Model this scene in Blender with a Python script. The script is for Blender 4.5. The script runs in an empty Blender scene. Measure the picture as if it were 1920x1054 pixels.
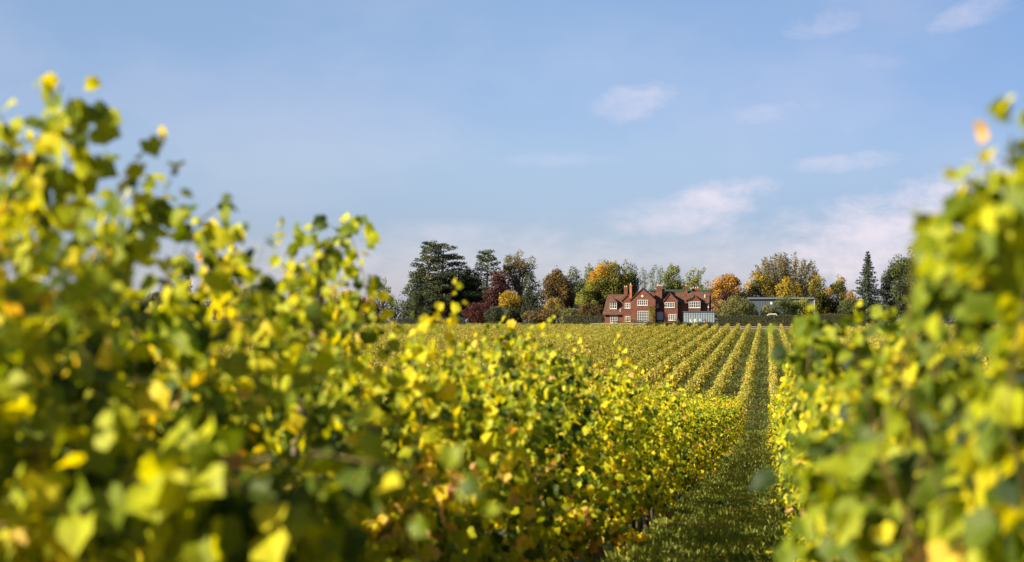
import bpy, math, random
import numpy as np
from mathutils import Vector, Matrix

R = math.radians
scene = bpy.context.scene
COL = scene.collection

# ------------------------------------------------------------------ camera
FPX = 3400.0                      # focal length in pixels of the 1920-wide photograph
YAW, PITCH = R(8.04), R(1.06)
CAM_Z = 0.0                       # eye level is z = 0, the soil lies about 1.65 m below it
cam_d = bpy.data.cameras.new('camera')
cam = bpy.data.objects.new('camera', cam_d)
COL.objects.link(cam)
cam.location = (0, 0, CAM_Z)
cam.rotation_euler = (R(90) + PITCH, 0, YAW)
cam_d.sensor_width = 36
cam_d.lens = 36 * FPX / 1920
cam_d.clip_start = 0.05
cam_d.clip_end = 20000
cam_d.dof.use_dof = True
cam_d.dof.focus_distance = 330
cam_d.dof.aperture_fstop = 2.9
scene.camera = cam

# ------------------------------------------------------------------ light and sky
SUN_EL, SUN_AZ = R(26), R(238)    # azimuth clockwise from +Y: from the left and a little behind the camera
world = bpy.data.worlds.new('World')
scene.world = world
world.use_nodes = True
sun_d = bpy.data.lights.new('sun', 'SUN')
sun_d.energy = 5.0
sun_d.angle = R(0.5)
sun_d.color = (1.0, 0.88, 0.65)
sun = bpy.data.objects.new('sun', sun_d)
COL.objects.link(sun)
to_sun = Vector((math.sin(SUN_AZ) * math.cos(SUN_EL), math.cos(SUN_AZ) * math.cos(SUN_EL), math.sin(SUN_EL)))
sun.rotation_euler = to_sun.to_track_quat('Z', 'Y').to_euler()
sun.location = to_sun * 100

scene.view_settings.view_transform = 'Standard'
scene.view_settings.look = 'None'
scene.view_settings.exposure = 1.45
scene.view_settings.gamma = 1
scene.cycles.max_bounces = 8
scene.cycles.diffuse_bounces = 3
scene.cycles.transmission_bounces = 6
scene.cycles.use_denoising = True

def pix_dir(px, py):
    v = Vector(((px - 960) / FPX, (527 - py) / FPX, -1))
    return cam.rotation_euler.to_matrix() @ v

def at(px, py, Y):
    """the point of the plane y = Y seen at a pixel of the photograph"""
    d = pix_dir(px, py)
    return d * (Y / d.y)

def ramp(N, stops):
    r = N.new('ShaderNodeValToRGB')
    e = r.color_ramp.elements
    e[0].position, e[0].color = stops[0][0], (*stops[0][1], 1)
    e[1].position, e[1].color = stops[-1][0], (*stops[-1][1], 1)
    for p, c in stops[1:-1]:
        x = e.new(p); x.color = (*c, 1)
    return r

def sky_world():
    nt = world.node_tree
    N, L = nt.nodes, nt.links
    N.clear()
    out = N.new('ShaderNodeOutputWorld')
    bg = N.new('ShaderNodeBackground')
    bg.inputs['Strength'].default_value = 0.053
    sky = N.new('ShaderNodeTexSky')
    sky.sky_type = 'NISHITA'
    sky.sun_disc = False
    sky.sun_elevation = SUN_EL
    sky.sun_rotation = SUN_AZ
    sky.air_density = 1.0
    sky.dust_density = 0.3
    sky.ozone_density = 3.0
    tint = N.new('ShaderNodeMix'); tint.data_type = 'RGBA'; tint.blend_type = 'MULTIPLY'
    tint.inputs['Factor'].default_value = 1
    L.new(sky.outputs[0], tint.inputs['A'])
    tc = N.new('ShaderNodeTexCoord')
    sep = N.new('ShaderNodeSeparateXYZ'); L.new(tc.outputs['Generated'], sep.inputs[0])
    def m(op, a, b=None, c=None, clamp=False):
        n = N.new('ShaderNodeMath'); n.operation = op; n.use_clamp = clamp
        for i, v in enumerate((a, b, c)):
            if v is None: continue
            if isinstance(v, (int, float)): n.inputs[i].default_value = v
            else: L.new(v, n.inputs[i])
        return n.outputs[0]
    az = m('ARCTAN2', sep.outputs['X'], sep.outputs['Y'])
    el = m('ARCSINE', sep.outputs['Z'])
    tr = ramp(N, SKY_TINT); tr.color_ramp.interpolation = 'EASE'
    L.new(m('DIVIDE', el, .6, clamp=True), tr.inputs[0])
    # the sky deepens away from the sun's side, to the right
    azr = ramp(N, [(0, (1.0, 1.0, 1.0)), (.45, (.97, .98, .99)), (1, (.60, .68, .80))])
    L.new(m('MULTIPLY_ADD', az, 1 / .7, .62, clamp=True), azr.inputs[0])
    t2 = N.new('ShaderNodeMix'); t2.data_type = 'RGBA'; t2.blend_type = 'MULTIPLY'; t2.inputs['Factor'].default_value = 1
    L.new(tr.outputs[0], t2.inputs['A']); L.new(azr.outputs[0], t2.inputs['B']); L.new(t2.outputs['Result'], tint.inputs['B'])
    comb = N.new('ShaderNodeCombineXYZ')
    L.new(az, comb.inputs[0]); L.new(m('MULTIPLY', el, 1.9), comb.inputs[1])
    def noise(scale, detail, rough, off=0.0, dist=0.0):
        n = N.new('ShaderNodeTexNoise'); n.inputs['Scale'].default_value = scale
        n.inputs['Detail'].default_value = detail; n.inputs['Roughness'].default_value = rough
        n.inputs['Distortion'].default_value = dist
        v = N.new('ShaderNodeVectorMath'); v.operation = 'ADD'; v.inputs[1].default_value = (off, off * .7, off)
        L.new(comb.outputs[0], v.inputs[0]); L.new(v.outputs[0], n.inputs['Vector'])
        return n.outputs[0]
    n1 = noise(30, 9, .60, 3.1, .3)
    n2 = noise(70, 6, .6, 8.3, .3)
    nn = m('ADD', m('MULTIPLY', n1, .7), m('MULTIPLY', n2, .3))
    total = None
    for (px, py, wx, wy, amp, tilt) in CLOUDS:
        d = pix_dir(px, py)
        a0 = math.atan2(d.x, d.y); e0 = math.asin(d.z / d.length)
        sx, sy = wx / FPX, wy / FPX
        dx = m('SUBTRACT', az, a0); dy = m('SUBTRACT', el, e0)
        dy2 = m('SUBTRACT', dy, m('MULTIPLY', dx, tilt))
        r2 = m('ADD', m('POWER', m('ABSOLUTE', m('DIVIDE', dx, sx)), 2), m('POWER', m('ABSOLUTE', m('DIVIDE', dy2, sy)), 2))
        core = m('SUBTRACT', 1.0, r2)
        v = m('ADD', m('MULTIPLY', core, .62), m('MULTIPLY', m('SUBTRACT', nn, .47), 4.2))
        sm = N.new('ShaderNodeMapRange'); sm.interpolation_type = 'SMOOTHSTEP'
        sm.inputs['From Min'].default_value = -.6; sm.inputs['From Max'].default_value = 1.5
        sm.inputs['To Max'].default_value = amp * .78
        L.new(v, sm.inputs['Value'])
        env = m('MULTIPLY', sm.outputs[0], m('GREATER_THAN', 3.4, r2))
        fall = N.new('ShaderNodeMapRange'); fall.interpolation_type = 'SMOOTHSTEP'
        fall.inputs['From Min'].default_value = 3.3; fall.inputs['From Max'].default_value = .1
        L.new(r2, fall.inputs['Value'])
        env = m('MULTIPLY', env, fall.outputs[0])
        total = env if total is None else m('MAXIMUM', total, env)
    # a faint overall veil
    wide = N.new('ShaderNodeMapRange'); wide.interpolation_type = 'SMOOTHSTEP'
    wide.inputs['From Min'].default_value = .45; wide.inputs['From Max'].default_value = .75
    wide.inputs['To Max'].default_value = .12
    L.new(noise(6, 5, .55, 1.7), wide.inputs['Value'])
    total = m('MAXIMUM', total, wide.outputs[0])
    mix = N.new('ShaderNodeMix'); mix.data_type = 'RGBA'
    L.new(total, mix.inputs['Factor'])
    L.new(tint.outputs['Result'], mix.inputs['A'])
    mix.inputs['B'].default_value = CLOUD_COL
    L.new(mix.outputs['Result'], bg.inputs['Color'])
    L.new(bg.outputs[0], out.inputs[0])

SKY_TINT = [(0, (.60, .63, .93)), (.07, (.66, .68, .95)), (.16, (.83, .80, .97)), (.32, (.95, .90, .98)), (1, (.95, .95, 1))]
CLOUD_COL = (7.2, 6.2, 6.6, 1)
CLOUDS = [  # px, py, half width, half height, strength, tilt
    (1195, 190, 75, 34, .55, .1), (1330, 385, 100, 46, .85, .25), (1250, 412, 100, 36, .6, .1),
    (1555, 42, 70, 26, .35, .2), (1820, 22, 85, 26, .45, .3), (1590, 305, 110, 18, .45, .05),
    (1430, 215, 70, 22, .30, 0), (1510, 200, 50, 18, .25, 0), (1620, 115, 70, 18, .2, 0),
    (1810, 410, 240, 95, 1.0, .25), (1640, 465, 220, 85, .9, .1), (1430, 480, 220, 60, .45, 0),
    (840, 437, 110, 24, .35, 0), (640, 268, 130, 14, .22, 0), (1050, 300, 120, 12, .15, 0),
    (480, 530, 400, 70, .4, 0), (900, 510, 500, 75, .4, 0),
]
sky_world()

# ------------------------------------------------------------------ helpers
def mesh_obj(name, verts, faces, mat, parent=None, tone=None, smooth=False, link=True):
    """faces: (k, N) int arrays grouped by vertex count, or python lists"""
    me = bpy.data.meshes.new(name)
    verts = np.asarray(verts, dtype=np.float32)
    if isinstance(faces, np.ndarray): faces = [faces]
    if faces and isinstance(faces[0], np.ndarray):
        loops = np.concatenate([f.ravel() for f in faces]).astype(np.int32)
        tot = np.concatenate([np.full(len(f), f.shape[1], dtype=np.int32) for f in faces])
        start = np.concatenate([[0], np.cumsum(tot)[:-1]]).astype(np.int32)
        me.vertices.add(len(verts)); me.vertices.foreach_set('co', verts.ravel())
        me.loops.add(len(loops)); me.loops.foreach_set('vertex_index', loops)
        me.polygons.add(len(tot)); me.polygons.foreach_set('loop_start', start)
        me.polygons.foreach_set('loop_total', tot)
        me.update(calc_edges=True)
    else:
        me.from_pydata([tuple(map(float, v)) for v in verts], [], [tuple(int(i) for i in f) for f in faces])
    me.validate()
    if tone is not None:
        a = me.attributes.new('tone', 'FLOAT', 'POINT')
        a.data.foreach_set('value', np.asarray(tone, dtype=np.float32))
    me.polygons.foreach_set('use_smooth', [smooth] * len(me.polygons))
    me.materials.append(mat)
    o = bpy.data.objects.new(name, me)
    if link: COL.objects.link(o)
    if parent: o.parent = parent
    return o

def tag(o, label=None, cat=None, group=None, kind=None):
    if label: o['label'] = label
    if cat: o['category'] = cat
    if group: o['group'] = group
    if kind: o['kind'] = kind
    return o

def empty(name, loc, label=None, cat=None, group=None, rz=0):
    o = bpy.data.objects.new(name, None)
    o.empty_display_size = .3
    COL.objects.link(o)
    o.location = loc; o.rotation_euler = (0, 0, rz)
    return tag(o, label, cat, group)

class MB:
    """collects boxes, prisms and tubes into one mesh"""
    def __init__(s): s.v = []; s.f = []
    def poly(s, pts, faces):
        n = len(s.v); s.v += [tuple(p) for p in pts]; s.f += [tuple(i + n for i in f) for f in faces]
        return s
    def box(s, x0, x1, y0, y1, z0, z1):
        return s.poly([(x0,y0,z0),(x1,y0,z0),(x1,y1,z0),(x0,y1,z0),(x0,y0,z1),(x1,y0,z1),(x1,y1,z1),(x0,y1,z1)],
                      [(0,3,2,1),(4,5,6,7),(0,1,5,4),(1,2,6,5),(2,3,7,6),(3,0,4,7)])
    def slab(s, quad, t):
        """a sheet through four points, thickened by t downward along its normal"""
        q = [Vector(p) for p in quad]
        n = (q[1] - q[0]).cross(q[2] - q[0]).normalized()
        if n.z < 0: n = -n
        m = len(q)
        pts = q + [p - n * t for p in q]
        fs = [tuple(range(m)), tuple(range(2 * m - 1, m - 1, -1))]
        fs += [(i, (i + 1) % m + 0, (i + 1) % m + m, i + m) for i in range(m)]
        return s.poly(pts, fs)
    def prism(s, prof, y0, y1):
        """profile of (x, z) extruded along y"""
        m = len(prof)
        pts = [(x, y0, z) for x, z in prof] + [(x, y1, z) for x, z in prof]
        return s.poly(pts, [tuple(range(m)), tuple(range(2*m-1, m-1, -1))] + [(i, i+m, (i+1) % m + m, (i+1) % m) for i in range(m)])
    def tube(s, pts, rad, seg=6):
        P = [Vector(p) for p in pts]
        n0 = len(s.v); k = len(P)
        for i, p in enumerate(P):
            t = (P[min(i+1, k-1)] - P[max(i-1, 0)]).normalized()
            a = t.cross(Vector((0.31, 0.93, 0.17))).normalized(); b = t.cross(a)
            r = rad[i] if hasattr(rad, '__len__') else rad
            for j in range(seg):
                an = 2 * math.pi * j / seg
                s.v.append(tuple(p + (a * math.cos(an) + b * math.sin(an)) * r))
        for i in range(k - 1):
            for j in range(seg):
                s.f.append((n0+i*seg+j, n0+i*seg+(j+1) % seg, n0+(i+1)*seg+(j+1) % seg, n0+(i+1)*seg+j))
        s.f.append(tuple(n0 + j for j in range(seg))[::-1])
        s.f.append(tuple(n0 + (k-1)*seg + j for j in range(seg)))
        return s
    def build(s, name, mat, parent=None, smooth=False):
        return mesh_obj(name, np.array(s.v), s.f, mat, parent, smooth=smooth)

# ------------------------------------------------------------------ materials
def new_mat(name):
    m = bpy.data.materials.new(name); m.use_nodes = True
    return m, m.node_tree.nodes, m.node_tree.links, m.node_tree.nodes['Principled BSDF']

def leaf_mat(name, stops, trans=.45, rough=.5, spec=.4, tcol=(1.25, 1.2, .55), patch=None, vary=.35):
    """foliage: pigment by leaf ('tone' attribute), light passing through the blade"""
    m, N, L, P = new_mat(name)
    at_ = N.new('ShaderNodeAttribute'); at_.attribute_name = 'tone'
    r = ramp(N, stops)
    fac = at_.outputs['Fac']
    if patch:       # patches of differently turned foliage on one plant
        tc = N.new('ShaderNodeTexCoord'); n = N.new('ShaderNodeTexNoise')
        n.inputs['Scale'].default_value = patch; n.inputs['Detail'].default_value = 3
        L.new(tc.outputs['Object'], n.inputs['Vector'])
        mr = N.new('ShaderNodeMapRange'); mr.inputs['From Min'].default_value = .33; mr.inputs['From Max'].default_value = .67
        mr.inputs['To Min'].default_value = -vary; mr.inputs['To Max'].default_value = vary
        L.new(n.outputs[0], mr.inputs['Value'])
        ad = N.new('ShaderNodeMath'); ad.operation = 'ADD'; ad.use_clamp = True
        L.new(fac, ad.inputs[0]); L.new(mr.outputs[0], ad.inputs[1]); fac = ad.outputs[0]
    L.new(fac, r.inputs[0])
    L.new(r.outputs[0], P.inputs['Base Color'])
    P.inputs['Roughness'].default_value = rough
    P.inputs['Specular IOR Level'].default_value = spec
    if trans > 0:
        tr = N.new('ShaderNodeBsdfTranslucent')
        mu = N.new('ShaderNodeMix'); mu.data_type = 'RGBA'; mu.blend_type = 'MULTIPLY'; mu.inputs['Factor'].default_value = 1
        L.new(r.outputs[0], mu.inputs['A']); mu.inputs['B'].default_value = (*tcol, 1)
        L.new(mu.outputs['Result'], tr.inputs['Color'])
        mx = N.new('ShaderNodeMixShader'); mx.inputs[0].default_value = trans
        L.new(P.outputs[0], mx.inputs[1]); L.new(tr.outputs[0], mx.inputs[2])
        L.new(mx.outputs[0], N['Material Output'].inputs['Surface'])
    return m

def noisy(name, c1, c2, scale=3, rough=.85, detail=6, spec=.3, bump=0, c3=None, stretch=(1, 1, 1), metal=0):
    m, N, L, P = new_mat(name)
    tc = N.new('ShaderNodeTexCoord'); mp = N.new('ShaderNodeMapping'); mp.inputs['Scale'].default_value = stretch
    L.new(tc.outputs['Object'], mp.inputs[0])
    n = N.new('ShaderNodeTexNoise'); n.inputs['Scale'].default_value = scale; n.inputs['Detail'].default_value = detail
    n.inputs['Roughness'].default_value = .65
    L.new(mp.outputs[0], n.inputs['Vector'])
    st = [(.3, c1), (.7, c2)] if c3 is None else [(.25, c1), (.5, c2), (.75, c3)]
    r = ramp(N, st); L.new(n.outputs[0], r.inputs[0]); L.new(r.outputs[0], P.inputs['Base Color'])
    P.inputs['Roughness'].default_value = rough; P.inputs['Specular IOR Level'].default_value = spec
    P.inputs['Metallic'].default_value = metal
    if bump:
        b = N.new('ShaderNodeBump'); b.inputs['Strength'].default_value = bump; b.inputs['Distance'].default_value = .05
        L.new(n.outputs[0], b.inputs['Height']); L.new(b.outputs[0], P.inputs['Normal'])
    return m

def plain(name, c, rough=.6, spec=.4, metal=0):
    return noisy(name, tuple(x * .88 for x in c), tuple(min(1, x * 1.08) for x in c), 1.3, rough, 4, spec, metal=metal)

VINE = leaf_mat('vine_leaf', [(0, (.020, .045, .006)), (.30, (.13, .185, .007)), (.60, (.47, .49, .009)), (.82, (.72, .57, .020)),
                              (.91, (.70, .42, .16)), (1, (.30, .12, .07))], trans=.50, rough=.58, spec=.32, tcol=(1.65, 1.42, .16), patch=.9, vary=.16)
VINE_FAR = leaf_mat('far_vine_leaf', [(0, (.05, .07, .012)), (.35, (.19, .21, .02)), (.7, (.52, .43, .045)), (.92, (.50, .33, .09)),
                              (1, (.25, .12, .05))], trans=.40, rough=.5, spec=.4, tcol=(1.3, 1.2, .4), patch=.12, vary=.15)
CANE = noisy('vine_cane', (.09, .06, .025), (.20, .13, .05), 30, .7)
BARK = noisy('vine_bark', (.022, .016, .012), (.07, .05, .036), 25, .9, bump=.6, stretch=(1, 1, .25))
TRUNK = noisy('tree_bark', (.05, .04, .03), (.17, .14, .11), 4, .9, bump=.4, stretch=(1, 1, .3))
PINEBARK = noisy('pine_bark', (.12, .08, .06), (.34, .26, .21), 4, .9, stretch=(1, 1, .3))
POST = noisy('weathered_wood', (.07, .05, .035), (.20, .15, .11), 14, .85, stretch=(1, 1, .15))
GRASS = leaf_mat('grass_blade', [(0, (.08, .12, .015)), (.5, (.24, .29, .035)), (.85, (.38, .37, .06)), (1, (.26, .20, .08))],
                 trans=.35, rough=.55, patch=.5, vary=.3)

# ------------------------------------------------------------------ terrain: a slope falling away, a dip, the far field rising to the house
PY = [-200, -20, 0, 4.5, 8.2, 13.75, 25, 43, 86, 105, 122, 140, 388, 398, 408, 418, 520, 700, 3500, 6000]
PZ = [2.5, -.8, -1.58, -1.76, -1.93, -2.36, -3.1, -4.15, -6.25, -7.0, -7.35, -7.32, -3.82, -3.60, -3.10, -2.15, -2.0, -3.0, -22, -40]
def zg_raw(y): return np.interp(y, PY, PZ)
def zg(y):
    y = np.asarray(y, dtype=float)
    w = np.clip(np.abs(y) * .12, .8, 9); w = np.where(y > 380, 2.5, w)
    return sum(zg_raw(y + k * w) for k in (-1, -.5, 0, .5, 1)) / 5

def ground_material():
    m, N, L, P = new_mat('field_soil_and_grass')
    tc = N.new('ShaderNodeTexCoord')
    def nz(scale, detail=6, rough=.6):
        n = N.new('ShaderNodeTexNoise'); n.inputs['Scale'].default_value = scale; n.inputs['Detail'].default_value = detail
        n.inputs['Roughness'].default_value = rough; L.new(tc.outputs['Object'], n.inputs['Vector']); return n.outputs[0]
    a = ramp(N, [(.28, (.035, .055, .014)), (.45, (.07, .085, .02)), (.6, (.12, .11, .035)), (.78, (.19, .14, .06))])
    mixn = N.new('ShaderNodeMath'); mixn.operation = 'ADD'
    m1 = N.new('ShaderNodeMath'); m1.operation = 'MULTIPLY'; m1.inputs[1].default_value = .55
    m2 = N.new('ShaderNodeMath'); m2.operation = 'MULTIPLY'; m2.inputs[1].default_value = .45
    L.new(nz(.13, 4), m1.inputs[0]); L.new(nz(5.5, 8, .7), m2.inputs[0])
    L.new(m1.outputs[0], mixn.inputs[0]); L.new(m2.outputs[0], mixn.inputs[1])
    L.new(mixn.outputs[0], a.inputs[0]); L.new(a.outputs[0], P.inputs['Base Color'])
    P.inputs['Roughness'].default_value = .95; P.inputs['Specular IOR Level'].default_value = .1
    b = N.new('ShaderNodeBump'); b.inputs['Distance'].default_value = .08; b.inputs['Strength'].default_value = .8
    L.new(nz(9, 8, .75), b.inputs['Height']); L.new(b.outputs[0], P.inputs['Normal'])
    return m

def build_ground():
    ys = np.concatenate([np.arange(-150, 0, 10), np.arange(0, 150, 1.0), np.arange(150, 380, 5), np.arange(380, 430, 1.0), np.arange(430, 700, 20), np.arange(700, 6001, 250)])
    xs = np.concatenate([[-4000, -1500, -600], np.arange(-300, 301, 20), [600, 1500, 4000]])
    X, Yg = np.meshgrid(xs, ys)
    Z = zg(Yg)
    v = np.stack([X, Yg, Z], -1).reshape(-1, 3)
    nx, ny = len(xs), len(ys)
    i = np.arange(ny - 1)[:, None] * nx + np.arange(nx - 1)[None]
    f = np.stack([i, i + 1, i + nx + 1, i + nx], -1).reshape(-1, 4)
    tag(mesh_obj('ground', v, f, ground_material(), smooth=True), kind='structure')
build_ground()

def gz(x, y): return float(zg(y))

# ------------------------------------------------------------------ leaves in bulk
LEAF_V = np.array([(0,.38,0),(0,.02,0),(-.24,-.12,0),(-.47,.06,0),(-.47,.32,0),(-.55,.58,0),(-.30,.72,0),(0,.97,0),(.30,.72,0),(.55,.58,0),(.47,.32,0),(.47,.06,0),(.24,-.12,0)], float)
LEAF_V[:, 2] = .30 * np.abs(LEAF_V[:, 0]) - .30 * LEAF_V[:, 1] ** 2
LEAF_F = np.array([(0, i, i + 1) for i in range(1, 12)] + [(0, 12, 1)])
HEX_V = np.array([(0,0,0),(-.48,.22,.12),(-.42,.62,.05),(0,1,-.25),(.42,.62,.05),(.48,.22,.12)], float)
HEX_F = np.array([(0,3,2,1),(0,5,4,3)])
QUAD_V = np.array([(0,0,0),(-.48,.45,.1),(0,1,-.15),(.48,.45,.1)], float)
QUAD_F = np.array([(0,3,2,1)])
LODS = {0: (LEAF_V, LEAF_F), 1: (HEX_V, HEX_F), 2: (QUAD_V, QUAD_F)}

def nrm(a): return a / np.maximum(np.linalg.norm(a, axis=-1, keepdims=True), 1e-6)

def leaves(pos, tip, nor, size, lod):
    """a leaf blade at every pos: vertices, faces and the leaf index of every vertex"""
    TV, TF = LODS[lod]
    t = nrm(tip); n = nor - (nor * t).sum(-1, keepdims=True) * t; n = nrm(n); s = np.cross(t, n)
    size = np.asarray(size)[:, None, None]
    v = pos[:, None] + size * (TV[None, :, 0:1] * s[:, None] + TV[None, :, 1:2] * t[:, None] + TV[None, :, 2:3] * n[:, None])
    k = len(TV)
    f = (TF[None] + (np.arange(len(pos)) * k)[:, None, None]).reshape(-1, TF.shape[1])
    return v.reshape(-1, 3), f, np.repeat(np.arange(len(pos)), k)

def canopy(rng, s0, s1, per_m, nodes, size, top, lod, half=.20, spread=.13, base=.80, wild=1.0, keep=None):
    """shoots growing up from the fruiting wire between s0 and s1 (metres along the row), leaves at their nodes"""
    ns = max(1, int((s1 - s0) * per_m))
    s = rng.uniform(s0, s1, ns)
    T = np.array([top(a) for a in s]) + rng.normal(0, .12 * wild, ns)
    if wild < 1:          # shoots stand in tufts, so the crest is ragged
        tc = rng.uniform(s0, s1, max(2, ns // 5)); k = rng.integers(0, len(tc), ns)
        sel = rng.random(ns) < .7
        s = np.where(sel, tc[k] + rng.normal(0, .035, ns), s)
        th = rng.normal(.02, .07, len(tc)); T = np.array([top(a) for a in s]) + np.where(sel, th[k], -.06) + rng.normal(0, .03, ns)
    tall = rng.random(ns) < (.12 if wild == 1 else .04)
    T = T + tall * rng.uniform(.05, .28, ns) * wild
    low = rng.random(ns) < .16
    T = np.where(low, base + (T - base) * rng.uniform(.35, .8, ns), T)
    lat = rng.normal(0, half, ns)
    leanx, leany = rng.normal(0, .16 if half > .15 else .08, ns), rng.normal(0, .20 if wild == 1 else .11, ns)
    leanx = np.clip(leanx, -.2, .2); lat = np.clip(lat, -.3, .3)
    flop = rng.random(ns) < (.30 if half > .15 else .12)          # shoots that hang over into the aisle
    leanx = np.where(flop, np.sign(rng.normal(0, 1, ns)) * rng.uniform(.22, .50 if half > .15 else .30, ns), leanx); T = np.where(flop, rng.uniform(.35, 1.35, ns), T)
    u = (np.arange(nodes)[None] + rng.uniform(0, 1, (ns, nodes))) / nodes
    wob = rng.uniform(0, 6.28, (ns, 1))
    x = lat[:, None] * (0.35 + .65 * u) + leanx[:, None] * u ** 1.5 + .05 * np.sin(u * 9 + wob)
    y = s[:, None] + leany[:, None] * u ** 1.3 + .05 * np.cos(u * 8 + wob)
    b = base - rng.uniform(.0, .42, (ns, 1)) * (rng.random((ns, 1)) < .75)
    z = b + (T[:, None] - b) * u
    sp = spread * (1.0 - .72 * u ** 2.5)
    side = rng.normal(0, 1, (ns, nodes, 3)); side[..., 2] *= .5; side = nrm(side)
    pos = np.stack([x, y, z], -1) + side * (sp * rng.uniform(.3, 1.6, (ns, nodes)))[..., None]
    tip = side * .8 + np.array([0, 0, -.75]) + rng.normal(0, .5, pos.shape)
    # blades turn their faces to the light and away from the row
    outw = np.stack([np.sign(pos[..., 0]) * .35 - .40, np.full_like(x, -.40), np.full_like(x, .62)], -1)
    nor = outw + rng.normal(0, .55, pos.shape)
    sz = size * rng.uniform(.5, 1.45, (ns, nodes)) * (1 - .45 * u ** 4)
    tone = np.clip(.36 + .14 * rng.normal(0, 1, (ns, 1)) + .18 * rng.normal(0, 1, (ns, nodes)) + .16 * u, 0, .86)  # greener low, yellower high: shade low in the row put into leaf colour
    old = rng.random((ns, nodes)); tone = np.where((old < .065) & (u < .9), rng.uniform(.86, 1, tone.shape), tone)
    if keep is not None:
        km = keep(pos); sz = np.where(km, sz, 1e-4)
    pos = pos.reshape(-1, 3)
    paths = [[(x[i, j], y[i, j], z[i, j]) for j in np.linspace(0, nodes - 1, 6).astype(int)] for i in range(ns)] if lod == 0 else []
    # the nodes are jittered in order so the path climbs
    return (pos, tip.reshape(-1, 3), nor.reshape(-1, 3), sz.ravel(), tone.ravel(), paths)

def shoot_leaves(rng, path, n, size, spread=.07):
    """one long cane along a given path, with leaves"""
    P = np.array(path, float)
    seg = np.linalg.norm(np.diff(P, axis=0), axis=1); c = np.concatenate([[0], np.cumsum(seg)]) / seg.sum()
    u = np.sort(rng.uniform(0, 1, n))
    base = np.stack([np.interp(u, c, P[:, k]) for k in range(3)], -1)
    side = nrm(rng.normal(0, 1, (n, 3)))
    pos = base + side * (spread * rng.uniform(.3, 1.5, (n, 1)))
    tip = side + np.array([0, 0, -.7]) + rng.normal(0, .4, (n, 3))
    nor = np.array([-.45, -.55, .55]) + rng.normal(0, .45, (n, 3))
    return pos, tip, nor, size * rng.uniform(.7, 1.25, n) * (1 - .35 * u ** 3), np.clip(rng.normal(.42, .17, n), 0, .9)

def foliage_obj(name, parts, mat, parent=None, link=True):
    """parts: list of (pos, tip, nor, size, tone, lod)"""
    V, Fs, T, off = [], {}, [], 0
    for pos, tip, nor, sz, tone, lod in parts:
        ok = sz > .001
        pos, tip, nor, sz, tone = pos[ok], tip[ok], nor[ok], sz[ok], tone[ok]
        v, f, idx = leaves(pos, tip, nor, sz, lod)
        V.append(v); Fs.setdefault(f.shape[1], []).append(f + off); T.append(tone[idx]); off += len(v)
    return mesh_obj(name, np.concatenate(V), [np.concatenate(f) for f in Fs.values()], mat, parent, tone=np.concatenate(T), link=link)

# ------------------------------------------------------------------ the two near rows, vine by vine
ROW_L, ROW_R, SPACING = -1.78, .44, 2.22
VS = 1.5                                   # distance between vines in a row
L_TOP = ([2, 4.1, 4.35, 4.55, 4.75, 4.9, 5.05, 5.25, 5.5, 5.8, 6.1, 6.4, 6.9, 7.3, 7.7, 8.05, 8.35, 9.4, 10.4, 12.2, 14, 18, 30, 120],
         [2.0, 2.10, 2.20, 2.28, 2.00, 1.92, 2.14, 1.94, 1.94, 2.15, 2.06, 2.25, 2.18, 2.21, 2.20, 2.10, 1.82, 1.80, 1.86, 2.10, 2.06, 2.1, 2.12, 2.1])
R_TOP = ([2, 3.1, 3.4, 3.9, 4.3, 5, 5.8, 7.1, 8.5, 11.5, 16, 25, 120], [1.88, 1.88, 1.84, 1.66, 1.62, 1.68, 1.74, 1.82, 1.84, 1.92, 2.0, 2.1, 2.1])
def top_L(y): return float(np.interp(y, *L_TOP)) - .06
def top_R(y): return float(np.interp(y, *R_TOP)) - .06

def trunk_mb(rng, mb, y=0, x=0, z=0):
    p = [(x + rng.normal(0, .015), y + rng.normal(0, .015), z - .15)]
    px, py = 0, 0
    for h in (.15, .35, .55, .75, .86):
        px += rng.normal(0, .02); py += rng.normal(0, .025)
        p.append((x + px, y + py, z + h))
    mb.tube(p, [.034, .032, .027, .024, .026, .02], 7)
    for s in (-1, 1):       # the two arms tied along the wire
        q = [p[-1]] + [(x + px + rng.normal(0, .015), y + py + s * d, z + .88 + rng.normal(0, .012)) for d in (.15, .35, .55, .72)]
        mb.tube(q, [.02, .017, .014, .012, .008], 6)

def make_vine(seed, y, side, lod, per_m=11, nodes=30, size=.115, extra=None, half=.2, wild=1.0):
    """meshes of one vine, in its own coordinates"""
    rng = np.random.default_rng(seed)
    tf = (top_L if side < 0 else top_R)
    pos, tip, nor, sz, tone, paths = canopy(rng, -VS / 2, VS / 2, per_m, nodes, size, lambda a: tf(y + a), lod, half=half, wild=wild, spread=.13 if wild == 1 else .085,
        keep=(lambda p: (p[..., 1] + y > 3.25) & (p[..., 0] > -.26 + .02 * np.sin(p[..., 1] * 9) + np.clip(5 - (p[..., 1] + y), 0, 3) * .13)) if side > 0 else None)
    parts = [(pos, tip, nor, sz, tone, lod)]
    tb = MB(); trunk_mb(rng, tb)
    cb = MB()
    for p in paths[::2]:
        p = sorted(p, key=lambda q: q[2])
        cb.tube([(p[0][0] * .5, p[0][1], p[0][2] - .05)] + p, [.0035, .003, .003, .0025, .002, .0015, .001], 4)
    for path, n, s_ in (extra or []):
        parts.append((*shoot_leaves(rng, path, n, s_), 0))
        cb.tube(path, [.0028] * len(path), 4)
    fo = foliage_obj('foliage', parts, VINE, link=False)
    return fo.data, tb, cb

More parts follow.
